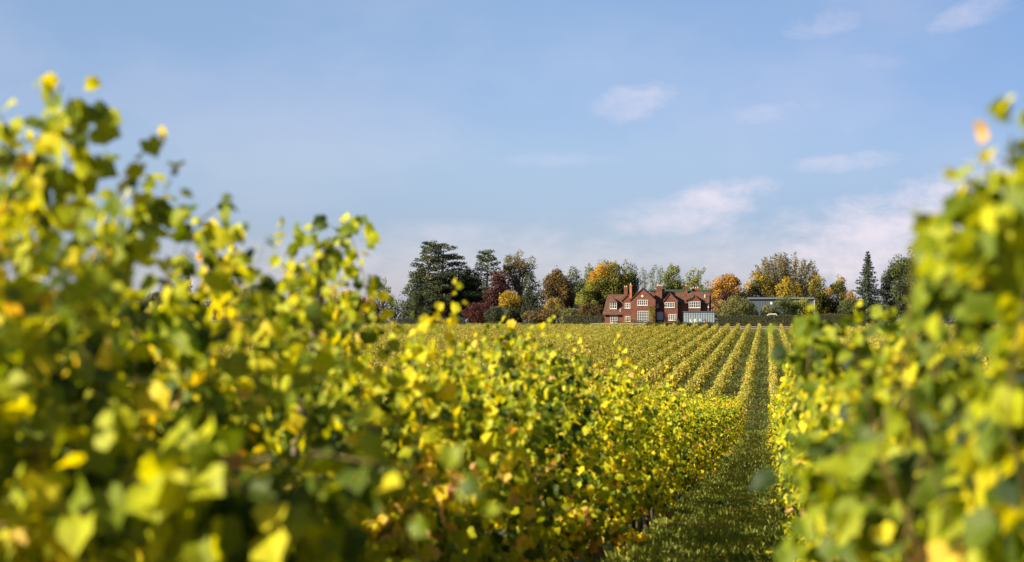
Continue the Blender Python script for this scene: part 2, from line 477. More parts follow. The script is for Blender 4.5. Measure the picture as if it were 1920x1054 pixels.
ORD = ['first', 'second', 'third', 'fourth', 'fifth', 'sixth', 'seventh', 'eighth', 'ninth', 'tenth', 'eleventh', 'twelfth', 'thirteenth',
       'fourteenth', 'fifteenth', 'sixteenth', 'seventeenth', 'eighteenth', 'nineteenth']
TENS = ['', '', 'twenty', 'thirty', 'forty', 'fifty', 'sixty', 'seventy', 'eighty', 'ninety']
def ordinal(n):
    if n <= 19: return ORD[n - 1]
    t, u = divmod(n, 10)
    if u == 0: return TENS[t][:-1] + 'ieth'
    return TENS[t] + '-' + ORD[u - 1]

def local_path(px_pts, vy, x, z):
    """path given in photograph pixels and distance, in the coordinates of a vine at (x, vy, z)"""
    out = []
    for px, py, Y in px_pts:
        p = at(px, py, Y); out.append((p.x - x, p.y - vy, p.z - z))
    return out

EXTRA_L = {0: [[(-40, 1000, 3.5), (250, 900, 3.4), (430, 905, 3.45), (560, 960, 3.5), (640, 1040, 3.6)],
               [(-40, 900, 3.9), (300, 880, 3.7), (600, 850, 3.6), (760, 880, 3.6), (860, 930, 3.65), (900, 1010, 3.7)],
               [(-40, 960, 3.7), (300, 960, 3.6), (560, 950, 3.6), (720, 980, 3.6), (800, 1060, 3.6)],
               [(350, 1000, 3.5), (480, 1000, 3.5), (620, 1040, 3.6)]],
           1: [[(250, 640, 4.7), (330, 500, 4.9), (380, 410, 5.0), (405, 390, 5.0)],
               [(60, 400, 4.3), (95, 260, 4.4), (115, 160, 4.45)], [(120, 330, 4.5), (150, 250, 4.5), (130, 180, 4.5)],
               [(20, 420, 4.3), (30, 300, 4.3), (0, 215, 4.3)],
               [(240, 480, 4.9), (250, 380, 5.0), (262, 310, 5.0)]],
           2: [[(560, 520, 6.6), (640, 440, 6.9), (690, 415, 7.0)]],
           3: [[(660, 640, 7.4), (690, 540, 7.6), (655, 430, 7.7), (640, 415, 7.7)]],
           6: [[(930, 700, 12), (950, 620, 12.2), (955, 590, 12.2)]]}
EXTRA_R = {0: [[(1760, 700, 3.9), (1640, 800, 3.8), (1560, 860, 3.8), (1540, 890, 4.0), (1525, 960, 4.0)],
               [(1740, 900, 3.9), (1640, 930, 3.7), (1560, 990, 4.0), (1525, 1000, 4.1)],
               [(1760, 560, 3.9), (1830, 440, 3.8), (1805, 400, 3.8)], [(1860, 480, 3.5), (1905, 350, 3.4), (1900, 285, 3.35)],
               [(1780, 600, 4.2), (1800, 500, 4.1), (1812, 420, 4.05), (1808, 395, 4.0)], [(1880, 520, 3.6), (1890, 400, 3.6), (1885, 330, 3.6)]],
           1: [[(1700, 800, 5.4), (1640, 700, 5.2), (1660, 640, 5.1)]],
           2: [[(1640, 690, 7.0), (1570, 640, 7.0), (1520, 620, 6.9), (1470, 615, 6.9)],
               [(1600, 680, 7.0), (1540, 660, 7.0), (1500, 640, 6.9), (1480, 660, 6.8)],
               [(1560, 640, 7.0), (1520, 640, 6.8), (1515, 690, 6.8), (1525, 720, 6.8)]]}

def near_row(side, X, y0, count, side_words, extras, group):
    shared = {}
    for i in range(count):
        y = y0 + VS * i
        z = gz(X, y)
        root = empty('grape_vine', (X, y, z), f'{ordinal(i + 1)} vine from the camera end of the tall row {side_words}', 'grape vine', group)
        unique = i < 9
        if unique:
            ex = [(local_path(p, y, X, z), 60 if i == 0 else 36, .080 if (i == 0 and side < 0) else .064) for p in extras.get(i, [])]
            fo, tb, cb = make_vine(100 + i + (500 if side > 0 else 0), y, side, 0, per_m=(29 if side < 0 else 34) if i < 5 else 24, nodes=58, size=.066, extra=ex, half=.20 if side < 0 else .11, wild=.35)
            t = tb.build('trunk', BARK, root, True); c = cb.build('cane', CANE, root)
            f = bpy.data.objects.new('foliage', fo); COL.objects.link(f); f.parent = root
        else:
            lod = 0 if y < 32 else 1
            key = (lod, i % 6)
            if key not in shared:
                fo, tb, cb = make_vine(900 + i + (500 if side > 0 else 0), 60, side, lod, per_m=19, half=.20 if side < 0 else .14, nodes=42 if lod == 0 else 32, size=.077 if lod == 0 else .09)
                t = tb.build('trunk', BARK, root, True)
                c = cb.build('cane', CANE, root) if cb.v else None
                f = bpy.data.objects.new('foliage', fo); COL.objects.link(f); f.parent = root
                shared[key] = (t, c, f)
            else:
                for src in shared[key]:
                    if src is None: continue
                    d = src.copy(); COL.objects.link(d); d.parent = root
                flip = (i // 6) % 2
                root.rotation_euler.z = math.pi * flip
near_row(-1, ROW_L, 3.2, 66, 'left of the aisle', EXTRA_L, 'grape vines of the row left of the grassy aisle')
near_row(+1, ROW_R, 3.65, 66, 'right of the aisle', EXTRA_R, 'grape vines of the row right of the grassy aisle')

# posts and wires of the two near rows
def post(x, y, label, lean=0.0, h=2.0, k=1.0, group='wooden trellis posts of the two near rows'):
    mb = MB(); z = gz(x, y)
    mb.tube([(0, 0, -.2), (0, 0, h * .5), (0, 0, h - .02), (0, 0, h)], [.04 * k, .038 * k, .037 * k, .030 * k], 10)
    o = mb.build('trellis_post', POST, None, True)
    o.location = (x, y, z); o.rotation_euler = (0, lean, 0)
    tag(o, label, 'post', group)
for i, y in enumerate((6.75, 12.9, 18.9, 24.9, 30.9, 36.9)):
    post(ROW_L - (.22 if i == 0 else 0), y, ('leaning brown post poking out of the leaves at the left, topmost in view' if i == 0 else f'{ordinal(i + 1)} wooden post from the camera along the row left of the aisle'), R(9) if i == 0 else R((-1) ** i), 2.03 if i == 0 else 1.8, .5 if i == 0 else 1)
for i, y in enumerate((5.3, 11.4, 17.4, 23.4, 29.4, 35.4)):
    post(ROW_R, y, f'{ordinal(i + 1)} wooden post from the camera along the row right of the aisle', R((-1) ** i), 1.65)
for X, w in ((ROW_L, 'left'), (ROW_R, 'right')):
    root = empty('trellis_wire', (X, 0, 0), f'thin steel wires strung through the vine row {w} of the aisle', 'wire')
    for h in (.86, 1.25, 1.6):
        mb = MB(); ys = np.arange(3, 101, 4.0)
        mb.tube([(0, y, float(zg(y)) + h) for y in ys], .0018, 4)
        mb.build('strand', plain('galvanised_wire', (.45, .45, .45), .4, .5, .8), root)

# ------------------------------------------------------------------ every other row of the vineyard
def row_foliage(seed, y0, y1, name='vine_row'):
    rng = np.random.default_rng(seed)
    ph = rng.uniform(0, 6.28, 4)
    top = lambda y: 2.0 + .06 * math.sin(y * .37 + ph[0]) + .05 * math.sin(y * 1.1 + ph[1]) + .04 * math.sin(y * 2.9 + ph[2]) - (.12 if y > 130 else 0)
    parts = []
    for a, b, pm, nd, sz, lod in ((-20, 60, 16, 32, .12, 1), (60, 150, 8, 20, .15, 2), (150, 388, 7, 15, .20, 2)):
        a, b = max(a, y0), min(b, y1)
        if b <= a: continue
        pos, tip, nor, s, tone, _ = canopy(rng, a, b, pm, nd, sz, top, lod, base=.55 if a >= 60 else .8, half=.17 if a < 60 else .10, spread=.14 if a < 60 else .12)
        pos[:, 2] += zg(pos[:, 1])
        # now and then a weak vine
        gap = rng.uniform(y0, y1, int((y1 - y0) / 14)); keep = np.ones(len(pos), bool)
        for g in gap:
            m = (np.abs(pos[:, 1] - g) < .8) & (rng.random(len(pos)) < .6); keep &= ~m
        parts.append((pos[keep], tip[keep], nor[keep], s[keep], tone[keep], lod))
    return parts

end_posts = MB(); end_posts.tube([(0, 388.3, float(zg(388.3)) - .2), (0, 388.3, float(zg(388.3)) + 1.0), (0, 388.3, float(zg(388.3)) + 1.75)], [.06, .058, .055], 8)
end_src = end_posts.build('end_post', POST)
long_v = [foliage_obj('vine_row', row_foliage(40 + k, 2.5 if k < 2 else 3, 388), VINE_FAR, link=False).data for k in range(6)]
far_v = [foliage_obj('vine_row', row_foliage(70 + k, 102.0, 388), VINE_FAR, link=False).data for k in range(2)]
TR = MB()
rngt = np.random.default_rng(5)
for y in np.arange(4, 388, 1.5):
    if y < 60: trunk_mb(rngt, TR, y=y, z=float(zg(y)))
    else: TR.tube([(0, y, float(zg(y)) - .1), (rngt.normal(0, .02), y, float(zg(y)) + .9)], [.03, .022], 4)
tr_src = TR.build('trunk_line', BARK, None)
tr_data = tr_src.data; tr_data.name = 'stems'
bpy.data.objects.remove(tr_src)
made_post = [False]
def vine_row(X, data, label, flip=False, stems=True):
    root = bpy.data.objects.new('vine_row', data); COL.objects.link(root)
    root.location = (X, 0, 0)
    if flip: root.scale.x = -1
    tag(root, label, 'vine row', 'vine rows of the vineyard')
    if not made_post[0]:
        p = end_src; made_post[0] = True
    else:
        p = end_src.copy(); COL.objects.link(p)
    p.parent = root
    if stems:
        t = bpy.data.objects.new('stems', tr_data); COL.objects.link(t); t.parent = root
    return root
vine_row(ROW_L, far_v[0], 'far stretch, across the dip, of the row just left of the aisle', stems=False)
vine_row(ROW_R, far_v[1], 'far stretch, across the dip, of the row just right of the aisle', stems=False)
for k in range(2, 76):
    vine_row(ROW_L - SPACING * (k - 1), long_v[k % 6], f'golden green vine row, {ordinal(k)} row to the left of the aisle', (k // 6) % 2 == 1)
for k in range(2, 28):
    vine_row(ROW_R + SPACING * (k - 1), long_v[(k * 5 + 2) % 6], f'golden green vine row, {ordinal(k)} row to the right of the aisle', (k // 6) % 2 == 0)
# the left row goes on behind the camera and throws its shade across the aisle
o = foliage_obj('vine_row', row_foliage(99, -9, 2.4), VINE); o.location.x = ROW_L
tag(o, 'near end of the row left of the aisle, past the left edge of the photo', 'vine row', 'vine rows of the vineyard')
o = foliage_obj('vine_row', row_foliage(98, -9, 2.4), VINE); o.location.x = ROW_L - SPACING
tag(o, 'near end of the second row left of the aisle, outside the photo', 'vine row', 'vine rows of the vineyard')

# ------------------------------------------------------------------ grass of the aisle
def build_grass():
    rng = np.random.default_rng(3)
    parts = []
    for X0, X1, a, b, dens, h in ((-1.7, .5, 12, 45, 1500, .14), (-1.7, .5, 45, 110, 420, .19), (-8, 9, 100, 388, 14, .22), (-45, -8, 120, 388, 4, .26), (.5, 5, 12, 60, 60, .16)):
        n = int((X1 - X0) * (b - a) * dens)
        x = rng.uniform(X0, X1, n); y = rng.uniform(a, b, n)
        clump = np.sin(x * 5.1 + 3 * np.sin(y * 1.9)) * np.sin(y * 2.3 + x * 2)
        pos = np.stack([x, y, zg(y) - .01], -1)
        tip = np.stack([rng.normal(0, .5, n), rng.normal(0, .5, n), np.ones(n)], -1)
        nor = rng.normal(0, 1, (n, 3)); nor[:, 2] *= .3
        sz = h * rng.uniform(.4, 1.3, n) * (1 + .45 * clump)
        tone = np.clip(.45 + .15 * clump + rng.normal(0, .2, n), 0, 1)
        parts.append((pos, tip, nor, sz, tone, 2))
    # narrow the blades
    V, F, T, off = [], [], [], 0
    for pos, tip, nor, sz, tone, lod in parts:
        v, f, idx = leaves(pos, tip, nor, sz, 2)
        c = pos[idx] + (v - pos[idx]); t = nrm(tip)[idx]
        rel = v - pos[idx]; along = (rel * t).sum(-1, keepdims=True) * t
        v = pos[idx] + along + (rel - along) * .15
        V.append(v); F.append(f + off); T.append(tone[idx]); off += len(v)
    tag(mesh_obj('grass', np.concatenate(V), np.concatenate(F), GRASS, tone=np.concatenate(T)), 'rough green grass on the aisle floor between the vine rows', 'grass', kind='stuff')
    # fallen leaves
    n = 900
    x = rng.uniform(-1.8, .6, n); y = 12 + 60 * rng.random(n) ** 1.5
    pos = np.stack([x, y, zg(y) + rng.uniform(.03, .12, n)], -1)
    o = foliage_obj('fallen_leaves', [(pos, np.stack([rng.normal(0, 1, n), rng.normal(0, 1, n), rng.normal(0, .2, n)], -1),
                    np.array([0, 0, 1.]) + rng.normal(0, .3, (n, 3)), rng.uniform(.06, .12, n), rng.uniform(.6, 1, n), 1)], VINE)
    tag(o, 'yellow and brown vine leaves fallen on the grass of the aisle', 'fallen leaves', kind='stuff')
build_grass()
#PART2
# ------------------------------------------------------------------ trees
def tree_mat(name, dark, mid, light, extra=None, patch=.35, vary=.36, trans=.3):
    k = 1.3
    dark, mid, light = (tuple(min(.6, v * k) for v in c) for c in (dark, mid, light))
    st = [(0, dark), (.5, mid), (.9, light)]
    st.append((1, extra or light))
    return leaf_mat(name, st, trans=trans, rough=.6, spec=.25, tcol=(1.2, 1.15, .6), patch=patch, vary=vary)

MT = {
 'pine': tree_mat('pine_needles', (.020, .030, .018), (.045, .060, .028), (.090, .098, .040), patch=.3),
 'fir': tree_mat('fir_needles', (.018, .030, .020), (.038, .056, .032), (.070, .090, .048)),
 'dark': tree_mat('dark_leaves', (.018, .024, .014), (.042, .052, .024), (.080, .088, .038)),
 'green': tree_mat('green_leaves', (.028, .040, .014), (.070, .088, .026), (.125, .135, .040)),
 'olive': tree_mat('olive_leaves', (0.056, 0.062, 0.022), (0.125, 0.125, 0.037), (0.213, 0.200, 0.069), patch=.6),
 'brown': tree_mat('brown_leaves', (0.044, 0.031, 0.013), (0.105, 0.068, 0.022), (0.165, 0.110, 0.033), patch=.4),
 'airy': tree_mat('thin_brown_green_leaves', (0.062, 0.060, 0.025), (0.125, 0.106, 0.037), (0.200, 0.150, 0.050)),
 'purple': tree_mat('copper_leaves', (.022, .009, .010), (.055, .018, .018), (.10, .035, .028)),
 'red': tree_mat('red_leaves', (.035, .012, .010), (.075, .020, .016), (.13, .035, .022)),
 'yellow': tree_mat('yellow_leaves', (0.085, 0.067, 0.009), (0.266, 0.180, 0.013), (0.437, 0.285, 0.019), patch=.45, vary=.3),
 'orange': tree_mat('orange_leaves', (.10, .06, .02), (.26, .14, .02), (.45, .23, .03), patch=.3, vary=.35),
 'maple': tree_mat('turning_maple_leaves', (0.046, 0.055, 0.009), (0.149, 0.138, 0.014), (0.437, 0.241, 0.017), (0.483, 0.196, 0.023), patch=.16, vary=.5),
 'turning': tree_mat('green_and_gold_leaves', (0.038, 0.046, 0.011), (0.121, 0.115, 0.016), (0.459, 0.270, 0.024), patch=.3, vary=.45),
 'pale': tree_mat('pale_green_leaves', (.05, .065, .018), (.12, .14, .03), (.20, .21, .05)),
 'lime': tree_mat('yellow_green_leaves', (0.063, 0.074, 0.011), (0.179, 0.189, 0.021), (0.294, 0.284, 0.032)),
 'gold': tree_mat('soft_golden_leaves', (.10, .075, .03), (.22, .15, .045), (.34, .24, .07)),
 'poplar': tree_mat('silvery_leaves', (0.060, 0.075, 0.045), (0.120, 0.140, 0.080), (0.190, 0.210, 0.120)),
}

def blades(rng, pos, out, size, tone, stretch=.8):
    n = len(pos)
    tip = rng.normal(0, 1, (n, 3)) + out * .5
    nor = out * 1.35 + rng.normal(0, .55, (n, 3)) + np.array([0, 0, .2])
    return (pos, tip, nor, size * rng.uniform(.55, 1.25, n), np.clip(tone, 0, 1), 2)

def clump_cloud(rng, clumps, size, dens=1.0):
    """clumps: (x, y, z, rx, ry, rz, tone) each a loose shell of leaves with a broken outline"""
    parts = []
    for (x, y, z, rx, ry, rz, tn) in clumps:
        area = 4 * math.pi * ((rx * ry) ** 1.6 / 3 + (rx * rz) ** 1.6 / 3 + (ry * rz) ** 1.6 / 3) ** (1 / 1.6)
        n = max(12, int(area / size ** 2 * .85 * dens))
        d = nrm(rng.normal(0, 1, (n, 3)))
        # lumpy radius
        ph = rng.uniform(0, 6.28, 3)
        rad = 1 + .16 * np.sin(d[:, 0] * 5 + ph[0]) * np.sin(d[:, 2] * 6 + ph[1]) + .15 * np.sin(d[:, 1] * 9 + ph[2])
        r = rad * (rng.uniform(.45, 1.08, n) ** .5)
        pos = np.stack([x + d[:, 0] * rx * r, y + d[:, 1] * ry * r, z + d[:, 2] * rz * r], -1)
        parts.append(blades(rng, pos, d, size, tn + rng.normal(0, .15, n)))
    return parts

def limbs(mb, rng, root_z, r0, fork, targets, lean=0.0):
    """trunk up to the fork, then a limb toward each target"""
    mb.tube([(0, 0, -.4), (lean * .2, 0, fork * .3), (lean * .5, 0, fork * .7), (lean, 0, fork)], [r0 * 1.25, r0, r0 * .85, r0 * .7], 8)
    for t in targets:
        s = Vector((lean * .8, 0, fork * rng.uniform(.75, 1.0)))
        t = Vector(t); mid = s.lerp(t, .5) + Vector((rng.normal(0, .2), rng.normal(0, .2), .12 * (t - s).length))
        mb.tube([s, s.lerp(mid, .5), mid, t], [r0 * .42, r0 * .34, r0 * .24, r0 * .07], 5)

def tree(name, label, px0, px1, top, Y, mat, kind='round', base=606, seed=None, leaf=.33, dens=1.2, group=None, cat='tree', low=.12,
         trunkmat=None, clump=.30, nclump=None, gaps=0.0, r0=None):
    """a tree standing at distance Y whose crown spans px0..px1 and reaches up to 'top' in the photograph"""
    seed = seed if seed is not None else int(px0 * 7 + top * 3 + Y)
    rng = np.random.default_rng(seed)
    c = at((px0 + px1) / 2, top, Y)
    z0 = gz(c.x, Y)
    W = (px1 - px0) / FPX * Y; H = c.z - z0
    root = empty(name, (c.x, Y, z0), label, cat, group)
    a = W / 2; cl = []; tb = MB(); r0 = r0 or max(.06, H * .022)
    parts = []
    if kind == 'round':
        zc, hz = H * (1 + low) / 2, H * (1 - low) / 2
        n = int((nclump or 26) * 1.5)
        for i in range(n):
            d = rng.normal(0, 1, 3); d /= np.linalg.norm(d)
            k = clump * rng.uniform(.7, 1.2) * .9
            rr = (1 - k * rng.uniform(.85, 1.2)) if rng.random() < .78 else rng.uniform(.2, .6)
            if rng.random() < gaps: continue
            px_, py_, pz_ = d[0] * a * rr, d[1] * a * .8 * rr, zc + d[2] * hz * rr
            if abs(px_) + k * a > a: px_ = math.copysign(a - k * a, px_)
            ztop = H - k * hz * 1.0
            pz_ = min(pz_, ztop)
            cl.append((px_, py_, pz_, k * a * 1.05, k * a, k * (a + hz) * .5 * .95, .35 + .15 * rng.normal() + .12 * d[2]))  # upper clumps lighter: sunlit crown tops put into the leaf tone
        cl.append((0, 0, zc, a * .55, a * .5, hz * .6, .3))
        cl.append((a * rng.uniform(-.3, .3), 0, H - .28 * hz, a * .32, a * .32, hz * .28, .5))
        parts = clump_cloud(rng, cl, leaf, dens)
        limbs(tb, rng, 0, r0, H * max(low, .15) + .1 * H, [q[:3] for q in cl[:12]])
    elif kind == 'airy':      # open crown, branches showing
        zc, hz = H * (1 + low) / 2, H * (1 - low) / 2
        tg = []
        for i in range(nclump or 42):
            d = rng.normal(0, 1, 3); d[2] = abs(d[2]) * 1.0 - .35; d /= np.linalg.norm(d)
            rr = rng.uniform(.35, .92); k = rng.uniform(.10, .19)
            p = (d[0] * a * rr, d[1] * a * rr * .8, min(zc + d[2] * hz * rr, H - k * hz))
            cl.append((*p, k * a * 1.2, k * a * 1.2, k * (a + hz) * .45, .4 + .2 * rng.normal())); tg.append(p)
        parts = clump_cloud(rng, cl, leaf, dens * .75)
        limbs(tb, rng, 0, r0, H * max(low, .2) + .12 * H, tg[:26])
    elif kind == 'spiky':     # fan of upswept leafy branches
        for i in range(nclump or 46):
            an = rng.uniform(-1.45, 1.45); el = rng.uniform(-.55, .55)
            L_ = rng.uniform(.8, 1.0)
            tipp = np.array([math.sin(an) * a * L_ , el * a, H * (.32 + .68 * math.cos(an * .72) ** .8 * L_)])
            st = np.array([math.sin(an) * a * .12, el * a * .1, H * .22])
            u = np.linspace(0, 1, 5)
            path = [tuple(st + (tipp - st) * k + np.array([0, 0, -.06 * H * math.sin(k * 3.1)])) for k in u]
            if i % 2 == 0: tb.tube(path, [r0 * .4, r0 * .3, r0 * .2, r0 * .1, .02], 4)
            n = int(90 * dens); uu = rng.uniform(.15, 1, n) ** .8
            P = np.array(path); base_ = np.stack([np.interp(uu, u, P[:, k]) for k in range(3)], -1)
            off = nrm(rng.normal(0, 1, (n, 3))) * ((1.15 - uu) * a * .17)[:, None]
            parts.append(blades(rng, base_ + off, nrm(off), leaf, .3 + .25 * uu + rng.normal(0, .15, n)))
        tb.tube([(0, 0, -.4), (0, 0, H * .12), (0, 0, H * .3)], [r0 * 1.2, r0, r0 * .6], 8)
    elif kind == 'cone':      # spruce: drooping whorls round a straight stem
        tb.tube([(0, 0, -.4), (0, 0, H * .5), (0, 0, H * .99)], [r0, r0 * .6, .02], 8)
        lev = int(H * 1.5)
        for i in range(lev):
            h = low * H + (H * (1 - low)) * (i / lev) ** .92
            rr = 1.25 * a * (1 - (h - low * H) / (H * (1 - low))) ** .85 * rng.uniform(.8, 1.12) + .12
            nb = rng.integers(6, 9); a0 = rng.uniform(0, 6.28)
            for j in range(nb):
                if rng.random() < .1: continue
                an = a0 + j * 6.283 / nb + rng.normal(0, .15); L_ = rr * rng.uniform(.7, 1.1)
                n = max(8, int(L_ * 26 * dens)); uu = rng.uniform(.08, 1, n)
                zz = h - .42 * L_ * uu + .24 * L_ * uu ** 3
                w = .26 * (1.1 - uu)
                pos = np.stack([math.cos(an) * L_ * uu + rng.normal(0, 1, n) * w, math.sin(an) * L_ * uu + rng.normal(0, 1, n) * w, zz + rng.normal(-.05, .10, n)], -1)
                parts.append(blades(rng, pos, np.tile([math.cos(an) * .4, math.sin(an) * .4, .5], (n, 1)), leaf * .85, .35 + .3 * uu + rng.normal(0, .15, n)))
                if j % 2 == 0: tb.tube([(0, 0, h), (math.cos(an) * L_ * .9, math.sin(an) * L_ * .9, h - .2 * L_)], [.05, .02], 4)
    elif kind == 'column':    # poplar
        tb.tube([(0, 0, -.4), (0, 0, H * .5), (.1, 0, H * .88)], [r0 * .8, r0 * .4, .02], 6)
        for i in range(nclump or 30):
            h = H * (.22 + .75 * i / 30); w = a * (.55 + .45 * math.sin(3.0 * (i + 1) / 31)) * rng.uniform(.6, 1.1)
            cl.append((rng.normal(0, a * .36), rng.normal(0, a * .36), h, w * .5, w * .55, H * .055, .45 + .15 * rng.normal()))
        parts = clump_cloud(rng, cl, leaf * .85, dens * .55)
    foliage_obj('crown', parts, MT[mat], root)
    tb.build('trunk', trunkmat or TRUNK, root, True)
    return root

def pine(label, trunk_px, px0, px1, top, Y, seed, levels, lean=0.0, group=None, low=.3, bias=0.0):
    """tall old pine: bare tan stem, flat plates of needles on long boughs"""
    rng = np.random.default_rng(seed)
    c = at(trunk_px, top, Y); z0 = gz(c.x, Y); H = c.z - z0
    l, r = (trunk_px - px0) / FPX * Y, (px1 - trunk_px) / FPX * Y
    root = empty('pine_tree', (c.x, Y, z0), label, 'pine tree', group)
    tb = MB(); r0 = .34
    tb.tube([(0, 0, -.4), (.1, 0, H * .3), (.0 + lean * .3, 0, H * .6), (lean * .8, 0, H * .9), (lean, 0, H * .97)], [r0 * 1.2, r0, r0 * .8, r0 * .4, .08], 8)
    cl = []
    for i in range(levels):
        h = H * (low + (1 - low) * (i + .3) / levels)
        f = (h / H - low) / (1 - low)
        env = (1 - .62 * f ** 1.6) * (.72 + .28 * math.sin(2.2 * f + 1))
        for s in (-1, 1, -1, 1, 0):
            L_ = (l if s < 0 else r) * env * rng.uniform(.55, 1.0) if s else 0
            x = s * L_ * (.72) + lean * f * .8 + bias * f; yy = rng.uniform(-1, 1) * (l + r) * .28 * (1 if s else 1.3)
            w = max(1.0, L_ * .40) * rng.uniform(.75, 1.2)
            hh = h + rng.normal(0, .35) + abs(x) * .04
            hh = min(hh, H - .5)
            if rng.random() < .88:
                cl.append((x, yy, hh, w, w, w * .30, .45 + .16 * rng.normal()))
                cl.append((x * .55, yy * .6, hh - .15, w * .7, w * .7, w * .24, .35 + .16 * rng.normal()))
                if s: cl.append((x * 1.25, yy, hh + .15, w * .55, w * .5, w * .18, .5 + .16 * rng.normal()))
                tb.tube([(lean * f * .8, 0, h - .5), (x * .6, yy * .6, hh - .35), (x, yy, hh - .1)], [.11, .07, .03], 5)
    cl.append((lean, 0, H - .4, 1.2, 1.2, .45, .55))
    foliage_obj('crown', clump_cloud(rng, cl, .33, .85), MT['pine'], root)
    tb.build('trunk', PINEBARK, root, True)

TG = 'trees behind the vineyard'
# pines of the tall group at the left of the house
pine('tall dark pine, tallest and leftmost of the tree group left of the house', 797, 744, 848, 452, 452, 11, 19, lean=2.2, group='tall pines', low=.12)
pine('tall pine with a bent top leaning right beside the tallest pine', 826, 782, 880, 457, 456, 12, 12, lean=1.0, group='tall pines', low=.48, bias=.5)
pine('flat-topped pine with a bare stem between the tallest pine and the thin brown tree', 912, 862, 950, 468, 458, 13, 10, lean=.6, group='tall pines', low=.40)
T = tree
T('evergreen_tree', 'broad black-green evergreen filling the space under the tall pines', 770, 880, 512, 460, 'dark', low=.0, nclump=34, group=TG)
T('evergreen_tree', 'dark evergreen between the pines and the copper beech', 838, 925, 495, 462, 'dark', low=.0, nclump=30, group=TG, seed=21)
T('evergreen_tree', 'low dark evergreen at the foot of the tallest pine', 752, 835, 543, 448, 'dark', low=.0, group=TG, seed=22)
T('deciduous_tree', 'tall thin-leaved olive brown tree right of the pines', 938, 1012, 459, 464, 'airy', 'airy', low=.25, nclump=60, group=TG, leaf=.30, dens=1.3)
T('deciduous_tree', 'blue-green leafy tree beside the tall thin brown tree', 968, 1018, 506, 458, 'dark', low=.05, nclump=26, group=TG, dens=.8)
T('copper_beech', 'domed dark purple tree in front of the pines', 903, 972, 506, 446, 'purple', low=.1, nclump=30, group=TG)
T('red_shrub', 'crimson red shrub left of the yellow maple', 864, 938, 568, 438, 'red', low=.0, group=TG, cat='shrub', leaf=.28)
T('yellow_maple', 'small bright yellow tree in front of the purple one', 925, 986, 546, 434, 'yellow', low=.2, group=TG, leaf=.28)
T('dark_shrub', 'black-green undergrowth bush below the small yellow tree', 905, 990, 575, 431, 'dark', low=.0, group=TG, cat='shrub', leaf=.3)
T('deciduous_tree', 'rust brown tree between the tall thin tree and the green ones left of the house', 1012, 1078, 503, 450, 'brown', low=.05, group=TG, nclump=40, dens=1.5)
T('deciduous_tree', 'grey-green tree close behind the rust brown one', 1045, 1100, 498, 470, 'green', low=.1, group=TG, dens=.8)
T('deciduous_tree', 'fresh green tree peeping out between brown and big maple', 1070, 1130, 497, 475, 'pale', 'round', low=.1, group=TG, dens=.8, nclump=22)
T('golden_shrub', 'soft golden bush in front of the rust brown tree', 1018, 1062, 557, 432, 'gold', low=.0, group=TG, cat='shrub', leaf=.26)
T('brown_shrub', 'low straggly brown bush at the far edge of the vines, left of the house', 975, 1050, 582, 428, 'brown', low=.0, group=TG, cat='shrub', leaf=.26, dens=.8)
T('brown_shrub', 'low brown green bush next to the dark hedge left of the house', 1040, 1092, 578, 427, 'olive', low=.0, group=TG, cat='shrub', leaf=.26, dens=.8)
T('large_maple', 'big maple with orange top behind the left wing of the house', 1094, 1190, 488, 458, 'maple', low=.03, nclump=54, group=TG, clump=.26, dens=1.5)
T('large_maple', 'dark green tree joined to the right of the big orange maple', 1150, 1212, 489, 466, 'green', low=.05, nclump=30, group=TG, clump=.27)
T('deciduous_tree', 'lime green tree at the left end of the house', 1078, 1128, 532, 442, 'lime', low=.1, group=TG, nclump=24, clump=.27, leaf=.3)
T('brown_shrub', 'reddish brown bush against the left end of the house', 1078, 1134, 566, 434, 'brown', low=.0, group=TG, cat='shrub', leaf=.26)
for i, (a, b, t, w) in enumerate(((1198, 1218, 500, 'leftmost'), (1212, 1234, 497, 'second from the left'), (1227, 1249, 496, 'rightmost'))):
    T('poplar', f'slim silvery poplar behind the roof, {w} of the three', a, b, t, 480, 'poplar', 'column', group='poplars behind the house', dens=1.1)
T('deciduous_tree', 'yellow-green round tree above the right roof of the house', 1238, 1294, 494, 474, 'pale', low=.1, group=TG, nclump=40, clump=.27, seed=77, dens=1.6)
T('deciduous_tree', 'open leafed tree with sky showing through above the right end of the roof', 1284, 1332, 494, 470, 'lime', 'airy', low=.2, group=TG, nclump=46, leaf=.32, seed=78)
T('orange_tree', 'orange autumn tree at the right end of the house', 1324, 1398, 512, 456, 'orange', low=.1, group=TG, nclump=44, clump=.26, dens=1.4)
T('copper_beech', 'dull purple brown tree in front of the orange one', 1335, 1395, 545, 448, 'purple', low=.0, group=TG, seed=91)
T('olive_bush', 'large grey-green bush at the right end of the house above the clipped hedge', 1340, 1412, 554, 423, 'olive', low=.0, group=TG, cat='bush', leaf=.22, nclump=34, clump=.24)
T('olive_bush', 'smaller dark bush joined to the large grey-green one, in front of the barn', 1392, 1424, 566, 422, 'green', low=.0, group=TG, cat='bush', leaf=.24)
T('maple_tree', 'green and gold tree just left of the big spiky one, above the barn', 1394, 1450, 508, 462, 'turning', low=.1, group=TG, nclump=30)
T('spreading_tree', 'big spiky-crowned brown green tree above the barn', 1410, 1538, 472, 472, 'airy', 'spiky', low=.1, group=TG, nclump=120, leaf=.34, dens=1.5)
T('deciduous_tree', 'dark green mass at the heart of the big spiky tree', 1432, 1528, 506, 476, 'brown', low=.05, group=TG, nclump=30, dens=.8, seed=120)
T('yellow_maple', 'golden yellow tree in front of the big spiky one', 1450, 1505, 518, 456, 'yellow', low=.1, group=TG, nclump=30, clump=.24, dens=.8, seed=131)
T('maple_tree', 'rounded gold-topped tree right of the barn roof', 1508, 1562, 512, 458, 'turning', low=.0, group=TG, nclump=34, seed=141)
